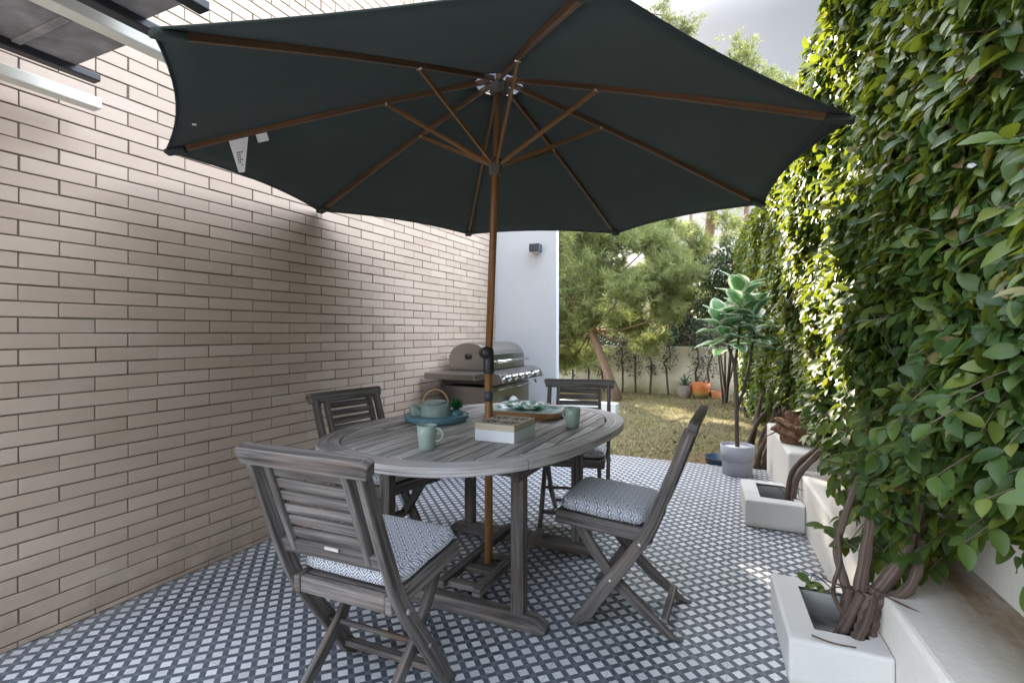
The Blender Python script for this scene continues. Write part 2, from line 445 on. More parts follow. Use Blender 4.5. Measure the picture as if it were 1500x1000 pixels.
M['agave'] = leaf_mat('agave_leaf', [(0, (.05, .09, .06)), (1, (.10, .15, .10))], .5, .1)
M['grass'] = leaf_mat('grass_blade', [(0, (.11, .12, .045)), (.35, (.19, .18, .08)), (.7, (.33, .27, .15)), (1, (.40, .32, .20))], .7, .25)
M['dead_leaf'] = leaf_mat('dead_leaf', [(0, (.10, .055, .025)), (.5, (.19, .11, .05)), (1, (.32, .22, .11))], .8, .1)

def canopy_mat():
    t = NT('dark_green_canvas'); c = t.coord('UV')
    n = t.noise(t.mapping(c, (400, 400, 1)), 1, 2); n2 = t.noise(t.coord('Object'), 2.5, 4)
    col = t.ramp(n2, [(.35, (.048, .061, .057)), (.7, (.060, .076, .071))])
    t.set(col=col, rough=.85, spec=.2, sheen=.05); t.bump(t.math('ADD', t.math('MULTIPLY', n, .15), t.noise(t.coord('Object'), 5, 4, .6)), .35, .012)
    tr = t.n.new('ShaderNodeBsdfTranslucent'); tr.inputs[0].default_value = (.095, .118, .11, 1)
    ms = t.n.new('ShaderNodeMixShader'); ms.inputs[0].default_value = .25
    t.L(t.b.outputs[0], ms.inputs[1]); t.L(tr.outputs[0], ms.inputs[2]); t.L(ms.outputs[0], t.out.inputs[0])
    return t.m
M['canopy'] = canopy_mat()
def vent_mat():
    t = NT('pale_vent_cloth'); t.set(col=(.07, .08, .09), rough=.8)
    tr = t.n.new('ShaderNodeBsdfTranslucent'); tr.inputs[0].default_value = (.14, .165, .19, 1)
    ms = t.n.new('ShaderNodeMixShader'); ms.inputs[0].default_value = .5
    t.L(t.b.outputs[0], ms.inputs[1]); t.L(tr.outputs[0], ms.inputs[2]); t.L(ms.outputs[0], t.out.inputs[0])
    return t.m
M['vent'] = vent_mat()

def cushion_mat():
    t = NT('geometric_cushion_print'); c = t.coord('UV'); x, y, z = t.sep(c)
    K = 1 / .034
    a = t.math('MULTIPLY', t.math('ADD', x, y), K * .7071); b = t.math('MULTIPLY', t.math('SUBTRACT', x, y), K * .7071)
    pa = t.math('PINGPONG', a, .5); pb = t.math('PINGPONG', b, .5)
    # key pattern: nested diamonds whose rings are cut open
    m = t.math('MAXIMUM', pa, pb)
    ring = t.math('PINGPONG', t.math('MULTIPLY', m, 4.0), .5)
    ln = t.math('GREATER_THAN', ring, .23)
    cut = t.math('LESS_THAN', t.math('ABSOLUTE', t.math('SUBTRACT', pa, pb)), .035)
    ln = t.math('MULTIPLY', ln, t.math('SUBTRACT', 1.0, t.math('MULTIPLY', cut, .8)))
    n = t.noise(c, 500, 2)
    blue = t.mix(n, (.12, .135, .18, 1), (.22, .235, .285, 1))
    col = t.mix(ln, blue, (.68, .68, .70, 1))
    t.set(col=col, rough=.9, spec=.15, sheen=.15)
    t.bump(t.math('ADD', n, t.math('MULTIPLY', t.noise(c, 25, 3), 1.5)), .25, .003)
    return t.m
M['cushion'] = cushion_mat()

def marble_mat():
    t = NT('marbled_enamel'); c = t.coord('Object')
    n = t.noise(c, 7, 5, .6, 1.5)
    t.set(col=t.ramp(n, [(.35, (.22, .42, .38)), (.5, (.55, .66, .62)), (.7, (.74, .77, .75))]), rough=.2, coat=.4)
    return t.m
M['marble'] = marble_mat()
def leafprint_mat():
    t = NT('leaf_print_glaze'); c = t.coord('Object')
    w = t.n.new('ShaderNodeTexVoronoi'); t.L(t.mapping(c, (30, 16, 16)), w.inputs['Vector']); w.feature = 'F1'; w.inputs['Scale'].default_value = 1
    t.set(col=t.ramp(w.outputs[0], [(.30, (.02, .14, .09)), (.5, (.06, .25, .17)), (.62, (.74, .77, .75))]), rough=.2, coat=.4)
    return t.m
M['leafprint'] = leafprint_mat()
def rock_mat():
    t = NT('dry_rootstock'); c = t.coord('Object')
    n = t.noise(c, 9, 6, .7); n2 = t.noise(c, 45, 4)
    t.set(col=t.ramp(n, [(.3, (.055, .025, .014)), (.5, (.22, .11, .055)), (.7, (.40, .27, .17))]), rough=.95); t.bump(t.math('ADD', n, n2), 1, .03)
    return t.m
M['rock'] = rock_mat()
def orange_mat():
    t = NT('glazed_orange_pot'); z = t.sep(t.coord('Object'))[2]; n = t.noise(t.coord('Object'), 14, 4)
    f = t.math('ADD', t.math('DIVIDE', z, .26), t.math('MULTIPLY', t.math('SUBTRACT', n, .5), .35))
    t.set(col=t.ramp(f, [(.25, (.20, .17, .05)), (.5, (.40, .19, .05)), (.75, (.50, .15, .04))]), rough=.5); return t.m
M['orange_pot'] = orange_mat()

# ------------------------------------------------------------------ setting
YT = 5.2                      # far edge of the tiled terrace
XW = -2.63                    # face of the brick wall
def fx(y): return .60 - .075 * y          # front line of the ledge
mb = MB()
mb.box((-1.0, 0.6, -.06), (8.0, 9.2, .12))
tag(mb.build('terrace', M['tiles']), kind='structure')
mb = MB(); mb.grid(lambda u, v: V(-60 + 120 * u, -20 + 120 * v, -.045 + .0), 40, 40)
tag(mb.build('lawn', M['lawn']), kind='structure')

# --- brick wall: every brick standing proud of the mortar bed
wall = thing('brick_wall', 'tall buff brick wall with thin dark joints along the left of the terrace', 'wall', (XW, 1.0, 0))
mb = MB(); mb.box((XW - .158, 2.725, 2.5), (.30, 5.05, 5.3))
mb.build('mortar_bed', M['mortar'], None).parent = wall
wall.children[0].matrix_parent_inverse = wall.matrix_basis.inverted()
CH, BL, JT = .0643, .2643, .0062
def plane_y(px):   # where the sight line of column px meets the wall
    import math as m
    a = m.atan((px - 750) / 750.0) - m.atan(346 / 750.0)
    return XW / m.tan(a)
ph = plane_y(27.2)
vv = []; ff = []
row = 0; z = .0257 - CH
while z < 5.12:
    off = ph + (BL / 2 if (row % 2) else 0)
    k0 = int(math.floor((.2 - off) / BL))
    y = off + k0 * BL
    while y < YT:
        y0, y1 = max(y + JT / 2, .2), min(y + BL - JT / 2, 5.235)
        z0, z1 = max(z + JT / 2 + .0, .004), z + CH - JT / 2
        if y1 - y0 > .02 and z1 > z0:
            pr = XW + rnd.gauss(0, .0011); ti = rnd.gauss(0, .0009); jz = rnd.gauss(0, .0006); jy = rnd.gauss(0, .0012)
            b = len(vv); bv = .0016
            xb = XW - .012
            for (yy, zz, xx) in ((y0 + jy, z0 + jz, xb), (y1 + jy, z0 + jz, xb), (y1 + jy, z1 + jz, xb), (y0 + jy, z1 + jz, xb),
                                 (y0 + jy, z0 + jz, pr - bv), (y1 + jy, z0 + jz, pr - bv + ti), (y1 + jy, z1 + jz, pr - bv + ti), (y0 + jy, z1 + jz, pr - bv),
                                 (y0 + jy + bv, z0 + jz + bv, pr), (y1 + jy - bv, z0 + jz + bv, pr + ti), (y1 + jy - bv, z1 + jz - bv, pr + ti), (y0 + jy + bv, z1 + jz - bv, pr)):
                vv.append((xx - XW, yy - 1.0, zz))
            for q in range(4):
                q2 = (q + 1) % 4
                ff.append((b + q, b + q2, b + 4 + q2, b + 4 + q)); ff.append((b + 4 + q, b + 4 + q2, b + 8 + q2, b + 8 + q))
            ff.append((b + 8, b + 9, b + 10, b + 11))
        y += BL
    z += CH; row += 1
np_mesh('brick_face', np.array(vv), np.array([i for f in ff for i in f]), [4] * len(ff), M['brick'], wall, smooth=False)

# --- white wall (end of the house) and wall lamp
mb = MB(); mb.box((-2.66, 5.29, 2.55), (1.54, .08, 5.3))
tag(mb.build('white_wall', M['white_plaster'], bevel=.006), 'smooth white rendered wall end beyond the brick wall, behind the grill', 'wall')
lamp = thing('wall_lamp', 'small dark grey box lamp fixed on the white wall', 'lamp', (-2.105, 5.25, 2.17))
mb = MB(); mb.box((0, -.012, 0), (.07, .024, .07)); mb.build('mount', M['lamp_grey'], lamp, .003)
mb = MB(); mb.box((0, -.075, 0), (.115, .10, .085)); mb.build('housing', M['lamp_grey'], lamp, .004)
mb = MB(); mb.box((0, -.075, -.046), (.085, .07, .006)); mb.build('lens', M['lamp_glass'], lamp)
mb = MB(); mb.box((-2.12, 7.08, .112), (.94, .16, .314))
tag(mb.build('low_wall', M['white_plaster'], bevel=.012), 'low white block wall at the lawn behind the far chair', 'low wall')

# --- ledge, boundary wall, planters on the right
def sweep_block(name, mat, y0, y1, a0, a1, z0, z1, n=14, bevel=.02, jag=.004):
    mb = MB()
    def P(u, v):
        y = y0 + (y1 - y0) * u
        ring = [(a0, z0), (a0, z1), (a1, z1), (a1, z0)]
        a, zz = ring[int(round(v * 4)) % 4]
        return V(fx(y) + a + rnd.uniform(-jag, jag), y, zz + (rnd.uniform(-jag, jag) if zz == z1 else 0))
    mb.grid(P, n, 4, wrap=True)
    for e in (0, n):
        mb.face([e * 4 + k for k in range(4)])
    return mb.build(name, mat, bevel=bevel, seg=3)
tag(sweep_block('ledge', M['ledge'], -1.2, 3.95, 0, .46, -.1, .33), 'long knee high plastered ledge with brown dirt stains at the foot of the garden wall', 'ledge')
tag(sweep_block('ledge_block', M['ledge'], 3.953, 5.16, -.06, .40, -.1, .44, 4), 'raised plastered ledge block at the far end carrying the dry root clump', 'ledge')
tag(sweep_block('garden_wall', M['old_plaster'], -1.3, 10.6, .375, .60, -.1, 1.75, 20, .01), 'old white plaster garden wall on the right hidden by climbing vines', 'wall')

def planter(y0, y1, xl, label):
    t = thing('planter', label, 'planter', (xl, y0, 0), 0, 'white masonry planters along the ledge')
    w = .095; xr0, xr1 = fx(y0) - .002 - xl, fx(y1) - .002 - xl; D = y1 - y0; H = .172
    def q(x, y): return (x - .05 * 0 - .085 * y * .9, y)
    A = [q(0, 0), (xr0, 0), (xr1, D), q(0, D)]
    B = [q(w, w), (xr0 - .055, w), (xr1 - .055, D - w), q(w, D - w)]
    mb = MB()
    for z in (0, H):
        for p in A + B: mb.v.append((p[0], p[1], z + rnd.uniform(-.002, .002) * (z > 0)))
    for i in range(4):
        j = (i + 1) % 4
        mb.face((i, j, 8 + j, 8 + i)); mb.face((8 + i, 8 + j, 12 + j, 12 + i)); mb.face((i, j, 4 + j, 4 + i))
    mb.build('rim', M['planter_paint'], t, .012, 3)
    mb = MB()
    e = .002
    for z in (.006, H - .012):
        for p in B: mb.v.append((p[0], p[1], z))
    C = [(p[0] * .999, p[1]) for p in B]
    for i in range(4):
        j = (i + 1) % 4
        mb.face((i, j, 4 + j, 4 + i))
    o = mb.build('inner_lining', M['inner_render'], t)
    cx = sum(p[0] for p in B) / 4; cy = sum(p[1] for p in B) / 4
    o.location = (0, 0, 0)
    for v in o.data.vertices:
        v.co.x += (cx - v.co.x) * .012; v.co.y += (cy - v.co.y) * .012
    mb = MB(); mb.prism([(p[0], p[1]) for p in B], .01, .055); mb.build('soil', M['black_soil'], t)
    return t
planter(2.06, 2.59, .131, 'white masonry planter box in the foreground holding a thick twisted trunk')
planter(3.64, 4.16, -.015, 'white masonry planter box beside the grey pot holding two thin stems')

# far fence: pale wall with thin trunks in front
mb = MB(); mb.box((-1.5, 11.35, .43), (12, .18, 1.05))
tag(mb.build('fence_wall', M['fence_plaster']), 'low stained cream wall at the far end of the lawn', 'wall')

# ------------------------------------------------------------------ air conditioners on rails
def rail(x, y1, label):
    t = thing('steel_rail', label, 'rail', (x, .3, 2.17), 0, 'cream rails under the air conditioners')
    mb = MB(); mb.box((0, (y1 - .3 - .5) / 2, .03), (.06, y1 - .3 + .5, .045), axis=1); mb.build('beam', M['rail_paint'], t, .004)
    mb = MB(); mb.box((-(x - XW) / 2, .05, -.02), (abs(x - XW), .05, .05)); mb.build('wall_arm', M['rail_paint'], t, .004)
    return t
rail(-2.47, 1.22, 'cream painted steel rail under the air conditioner, nearest the brick wall')
rail(-1.80, 1.20, 'cream painted steel rail between the two air conditioners, above the parasol corner')
def aircon(x0, x1, y0, y1, z, label):
    t = thing('air_conditioner', label, 'air conditioner', ((x0 + x1) / 2, (y0 + y1) / 2, z), 0, 'outdoor air conditioners at the top left')
    w, d = x1 - x0, y1 - y0
    mb = MB(); mb.box((0, 0, .31), (w, d, .58)); mb.build('casing', M['ac_casing'], t, .015, 3)
    mb = MB(); mb.box((0, 0, .010), (w - .012, d - .012, .018))
    for k in range(5): mb.box((-w * .05 + .0, -d / 2 + d * (k + .8) / 6, -.003), (w * .72, .028, .010))
    mb.build('base_panel', M['ac_base'], t, .004)
    for sx in (-1, 1):
        mb = MB(); mb.box((sx * (w / 2 - .02), .03 + .05 * (sx < 0), -.012), (.045, d - .02, .028)); mb.build('foot', M['metal_black'], t, .004)
    mb = MB()
    for k in range(3): mb.box((w / 2 - .06 - .09 * k, d / 2 + .003, .05), (.03, .006, .012))
    for k in range(6): mb.box((0, d / 2 + .003, .16 + .05 * k), (w * .7, .006, .012))
    mb.build('side_louvre', M['metal_black'], t)
    for sx in (-1, 1):
        mb = MB(); mb.lathe([(0, 0), (.009, .001), (.009, .005), (0, .007)], (sx * (w / 2 - .03), d / 2, .03), 8, (0, 1, 0)); mb.build('screw', M['bolt'], t)
    return t
aircon(-2.27, -1.83, .15, 1.04, 2.225, 'air conditioner with dirty brown underside between the two cream rails')
aircon(-1.70, -1.41, .15, .955, 2.20, 'air conditioner with pale bolted end panel above the parasol corner')

# ------------------------------------------------------------------ parasol
CAM = V(0, 0, 1.25)
hub = V(-1.1393, 2.3135, 2.5189)
tips = [V(-1.424, .824, 2.031), V(-2.393, 1.447, 2.055), V(-2.612, 2.573, 2.047), V(-2.016, 3.542, 2.012),
        V(-.891, 3.787, 1.970), V(.078, 3.164, 1.946), V(.324, 2.039, 1.954), V(-.298, 1.069, 1.989)]
PX, PY = -1.187, 2.293
par = thing('parasol', 'large dark green garden parasol with wooden pole standing through the table', 'parasol', (PX, PY, 0))
def LP(p): return Vector(p) - V(PX, PY, 0)
joint = V(PX, PY, 1.137)
axis = (hub - joint).normalized()
mb = MB(); mb.tube([LP((PX, PY, .03)), LP((PX, PY, .75)), LP((PX, PY, 1.10))], .0205, 20); mb.build('lower_pole', M['pole_wood'], par)
mb = MB(); mb.tube([LP(joint + axis * .03), LP(joint + axis * .7), LP(hub + axis * .03)], .0185, 20); mb.build('upper_pole', M['pole_wood'], par)
jt = None
mb = MB(); mb.tube([LP((PX, PY, 1.045)), LP((PX, PY, 1.118))], .0275, 20); mb.tube([LP((PX, PY, 1.105)), LP(joint), LP(joint + axis * .035)], [.024, .026, .022], 16)
jt = mb.build('tilt_joint', M['metal_black'], par, .003)
mb = MB(); mb.sm = True
mb.lathe([(0, -.035), (.022, -.033), (.03, -.02), (.03, .02), (.022, .033), (0, .035)], LP(joint + V(-.012, -.008, .012)), 20, (.75, -.6, .1)); mb.build('tilt_knob', M['metal_black'], jt)
mb = MB(); mb.tube([LP((PX, PY, .905)), LP((PX, PY, .955))], .0213, 20); mb.build('collar', M['lamp_grey'], par)
# hub and runner
mb = MB(); mb.lathe([(0, -.05), (.045, -.045), (.048, -.005), (.03, .015), (0, .02)], LP(hub - axis * .02), 20, axis); mb.build('hub', M['dark_wood'], par)
run = joint + axis * ((hub - joint).length * .0 + .955)
mb = MB(); mb.lathe([(.019, -.05), (.030, -.048), (.034, -.01), (.034, .02), (.026, .03), (.019, .031)], LP(run), 20, axis); mb.build('runner', M['dark_wood'], par)
top_off = .018
def cano(i, s, t):
    """canvas point: panel i, s across (0..1), t from the hub (0) to the edge (1)"""
    A, B = tips[i], tips[(i + 1) % 8]
    bow = 4 * s * (1 - s)
    e = A.lerp(B, s)
    c = hub + (e - hub) * (1 - .034 * bow * t)
    p = hub + (c - hub) * t
    p += axis * (top_off - .012 * bow * math.sin(PI * t) * 1.2 + .014 * math.sin(PI * t))
    return p
mb = MB(); mb.sm = True
NS, NT_ = 10, 16
for i in range(8):
    mb.grid(lambda u, v, i=i: LP(cano(i, u, .085 + .915 * v)), NS, NT_, uvf=lambda u, v, i=i: (u * v * 1.2 + i * 2, v * 1.5))
can = mb.build('canopy', M['canopy'], par, smooth=False)
sol = can.modifiers.new('Solidify', 'SOLIDIFY'); sol.thickness = .0016; sol.offset = 1
mb = MB()                                    # stitched hem and corner pockets
for i in range(8):
    pts = [LP(cano(i, k / 10, 1.0) - axis * .001) for k in range(11)]
    mb.tube(pts, .0035, 6)
mb.build('hem', M['canopy'], can)
for i in range(8):
    d = (tips[i] - hub).normalized()
    a = cano(i, 0, .945) ; b = cano(i, 0, 1.0)
    mb = MB(); mb.bar([LP(a - axis * .022), LP(b - axis * .010)], .05, .02, side=tuple(axis.cross(d)))
    mb.build('rib_pocket', M['canopy'], can, .006)
mb = MB(); mb.sm = True                       # raised vent cap
def ventp(u, v):
    a = u * 2 * PI
    rr = .006 + .20 * v
    k = (u * 8) % 1.0; bow = 4 * k * (1 - k)
    i = int(u * 8) % 8
    d0 = (tips[i] - hub); d1 = (tips[(i + 1) % 8] - hub)
    d = d0.lerp(d1, k); d = d - axis * d.dot(axis); d.normalize()
    return LP(hub + d * rr * (1 - .05 * bow) + axis * (.085 - .055 * v - .012 * bow * v))
mb.grid(ventp, 48, 6)
mb.build('vent_cap', M['vent'], par, smooth=True)
mb = MB(); mb.sm = True
mb.lathe([(0, -.02), (.016, -.018), (.02, .02), (.03, .03), (.034, .05), (.024, .075), (0, .085)], LP(hub + axis * .09), 16, axis); mb.build('finial', M['pole_wood'], par)
for i in range(8):
    P = [LP(cano(i, 0, t) - axis * .013) for t in (.03, .2, .4, .6, .8, .945)]
    d = (tips[i] - hub).normalized(); sd = axis.cross(d).normalized()
    mb = MB(); mb.bar(P, .017, .024, side=tuple(sd)); rib = mb.build('rib', M['rib_wood'], par, .002)
    a = cano(i, 0, .362) - axis * .026
    dd = (a - run); dd = (dd - axis * dd.dot(axis)).normalized()
    for off in (0,):
        mb = MB(); mb.bar([LP(run + dd * .03 + axis * .005), LP(a)], .012, .019, side=tuple(sd)); mb.build('strut', M['pole_wood'], par, .002)
    mb = MB(); mb.lathe([(0, -.014), (.006, -.013), (.006, .013), (0, .014)], LP(a), 8, tuple(sd)); mb.build('pin', M['bolt'], rib)
# care tags sewn into the seam
tA = cano(1, 0, .80) - axis * .03; sd = (tips[1] - hub).normalized()
mb = MB()
pts = [tA - sd * .045, tA + sd * .042, tA + sd * .015 + V(.0, .02, -.145), tA - sd * .012 + V(.0, .02, -.15)]
for p in pts: mb.v.append(tuple(LP(p)))
nb = len(mb.v)
for p in pts: mb.v.append(tuple(LP(p + V(.0012, -.0008, 0))))
mb.face((0, 1, 2, 3)); mb.face((4, 5, 6, 7))
tg = mb.build('care_tag', M['white_plastic'], can)
mb = MB()
nrm = (pts[1] - pts[0]).cross(pts[3] - pts[0]).normalized()
if nrm.dot(CAM - tA) < 0: nrm = -nrm
for r_ in range(6):
    v = .38 + r_ * .075
    for c_ in range(3):
        u0, u1 = .28 + c_ * .16, .28 + c_ * .16 + .12
        if rnd.random() < .2: continue
        L0 = pts[0].lerp(pts[3], v); R0 = pts[1].lerp(pts[2], v); L1 = pts[0].lerp(pts[3], v + .045); R1 = pts[1].lerp(pts[2], v + .045)
        b = len(mb.v)
        for p in (L0.lerp(R0, u0), L0.lerp(R0, u1), L1.lerp(R1, u1), L1.lerp(R1, u0)): mb.v.append(tuple(LP(p + nrm * .003)))
        mb.face((b, b + 1, b + 2, b + 3))
mb.build('print', M['grey_print'], tg)
def small_tag(c, u, w, d, nm='size_tag'):
    mb = MB(); b = len(mb.v)
    for k in (0, 1):
        o = nrm * (.0012 * k)
        for p in (c - u * w / 2, c + u * w / 2, c + u * w / 2 + d, c - u * w / 2 + d): mb.v.append(tuple(LP(p + o)))
    mb.face((0, 1, 2, 3)); mb.face((4, 5, 6, 7)); mb.build(nm, M['white_plastic'], can)
tB = cano(1, 0, .735) - axis * .03
small_tag(tB, sd, .05, V(.005, .01, -.035))
tC = cano(0, .72, .955) - axis * .004
small_tag(tC, (tips[1] - tips[0]).normalized(), .022, (hub - tC).normalized() * .016 - axis * .004, 'brand_tab')

# ------------------------------------------------------------------ table
TC = V(-1.28, 2.462, 0); ZT = .75
table = thing('garden_table', 'weathered grey oval slatted wooden garden table under the parasol', 'table', (TC.x, TC.y, 0))
def outline(a, b, n=160, rot=R(-7), ex=2.6):
    P = []
    for k in range(n):
        t = 2 * PI * k / n
        c, s = math.cos(t), math.sin(t)
        x = a * math.copysign(abs(c) ** (2 / ex), c); y = b * math.copysign(abs(s) ** (2 / ex), s)
        P.append((x * math.cos(rot) - y * math.sin(rot), x * math.sin(rot) + y * math.cos(rot)))
    return P
OUT = outline(.645, .90); INN = outline(.552, .80)
def yrange(x):
    ys = []
    n = len(INN)
    for i in range(n):
        (xa, ya), (xb, yb) = INN[i], INN[(i + 1) % n]
        if (xa - x) * (xb - x) <= 0 and xa != xb:
            ys.append(ya + (yb - ya) * (x - xa) / (xb - xa))
    return (min(ys), max(ys)) if len(ys) >= 2 else None
mb = MB()
xs0 = min(p[0] for p in INN) + .004; xs1 = max(p[0] for p in INN) - .004
NSL = 17; sw = (xs1 - xs0) / NSL
JO = [(-.30, .062), (.16, .062)]
hole = (PX - TC.x, PY - TC.y)
for k in range(NSL):
    xa, xb = xs0 + sw * k + .003, xs0 + sw * (k + 1) - .003
    ra, rb = yrange(xa), yrange(xb)
    if not ra or not rb: continue
    la, lb, ha, hb = ra[0] + .004, rb[0] + .004, ra[1] - .004, rb[1] - .004
    cuts = []
    for (y0, sl) in JO: cuts.append((y0 + sl * xa, y0 + sl * xb))
    segs = []; ca, cb = la, lb
    for (ya, yb) in cuts:
        if ya > ca + .03 and yb > cb + .03 and ya < ha and yb < hb:
            segs.append((ca, cb, ya - .0025, yb - .0025)); ca, cb = ya + .0025, yb + .0025
    segs.append((ca, cb, ha, hb))
    for (a0, b0, a1, b1) in segs:
        if a1 - a0 < .01: continue
        dz = rnd.uniform(-.0012, .0004)
        mb.prism([(xa, a0), (xb, b0), (xb, b1), (xa, a1)], ZT - .024 + dz, ZT + dz)
mb.build('slatted_top', M['table_wood'], table, .002)
mb = MB()
brk = sorted([8, 44, 56, 80, 104, 124, 136, 156 - 36])
brk = [6, 34, 66, 92, 114, 146]
n = len(OUT)
for bi in range(len(brk)):
    i0 = brk[bi]; i1 = brk[(bi + 1) % len(brk)]
    if i1 <= i0: i1 += n
    idx = list(range(i0, i1 + 1))
    ou = rnd.uniform(0, 40); ov = rnd.uniform(0, 40); base = len(mb.v); L = 0
    for q, i in enumerate(idx):
        (xo, yo), (xi, yi) = OUT[i % n], INN[i % n]
        if q == 0 or q == len(idx) - 1:
            (xj, yj) = OUT[(idx[1] if q == 0 else idx[-2]) % n]
            s_ = .0012 / max(1e-6, math.hypot(xj - xo, yj - yo)); dx, dy = (xj - xo) * s_, (yj - yo) * s_
            xo += dx; yo += dy; xi += dx; yi += dy
        for (x, y) in ((xi, yi), (xo, yo)):
            for z in (ZT - .038, ZT + .0005): mb.v.append((x, y, z))
        if q: L += math.hypot(OUT[i % n][0] - OUT[(i - 1) % n][0], OUT[i % n][1] - OUT[(i - 1) % n][1])
        if q:
            a = base + (q - 1) * 4; b = base + q * 4; u0, u1 = ou + Lp, ou + L
            def F(i_, j_, k_, l_, va, vb): mb.face((i_, j_, k_, l_), [(u0, ov + va), (u1, ov + va), (u1, ov + vb), (u0, ov + vb)])
            F(a + 3, b + 3, b + 1, a + 1, 0, .09); F(a + 2, b + 2, b + 3, a + 3, .1, .14); F(a, b, b + 2, a + 2, .2, .29); F(a + 1, b + 1, b, a, .3, .34)
        Lp = L
    e = base + (len(idx) - 1) * 4
    mb.face((base, base + 1, base + 3, base + 2)); mb.face((e, e + 2, e + 3, e + 1))
mb.build('rim', M['table_wood'], table, .006, 3)
def T_(x, y, z): return V(x - TC.x, y - TC.y, z)
LX = (-1.575, -.882); LY = (1.985, 2.795); SX = -1.195
for x in LX:
    for y in LY:
        mb = MB(); mb.bar([T_(x, y, .068), T_(x, y, .71)], .058, .052, side=(1, 0, 0)); lg = mb.build('leg', M['grey_wood'], table, .004)
        mb = MB(); mb.lathe([(0, 0), (.011, .001), (.011, .005), (0, .008)], T_(x - .0, y - .026, .66), 10, (0, -1, 0)); mb.build('bolt', M['bolt'], lg)
for y in LY:
    mb = MB()
    mb.bar([T_(-1.70, y, .022), T_(-1.66, y, .034), T_(-1.60, y, .036), T_(-.86, y, .036), T_(-.80, y, .034), T_(-.755, y, .020)], .062, [.034, .06, .068, .068, .06, .034], side=(0, 1, 0), zmin=.001)
    mb.build('foot_beam', M['grey_wood'], table, .008, 3)
    mb = MB(); mb.bar([T_(-1.55, y, .672), T_(-.91, y, .672)], .03, .07, side=(0, 1, 0)); mb.build('cross_beam', M['dark_wood'], table, .003)
for x in (-1.62, -.842):
    mb = MB(); mb.bar([T_(x, 1.86, .680), T_(x, 3.05, .680)], .026, .055, side=(1, 0, 0)); mb.build('apron', M['dark_wood'], table, .003)
mb = MB()
for dx in (-.095, .095): mb.bar([T_(SX + dx, 2.0, .092), T_(SX + dx, 2.79, .092)], .042, .036, side=(1, 0, 0))
for y in (2.055, 2.215, 2.375, 2.73): mb.bar([T_(SX - .072, y, .088), T_(SX + .072, y, .088)], .048, .024, side=(0, 1, 0))
mb.build('stretcher', M['grey_wood'], table, .004)
mb = MB(); mb.box(T_(PX - .0, PY, .082), (.142, .108, .02)); mb.build('pole_socket', M['dark_wood'], table, .003)

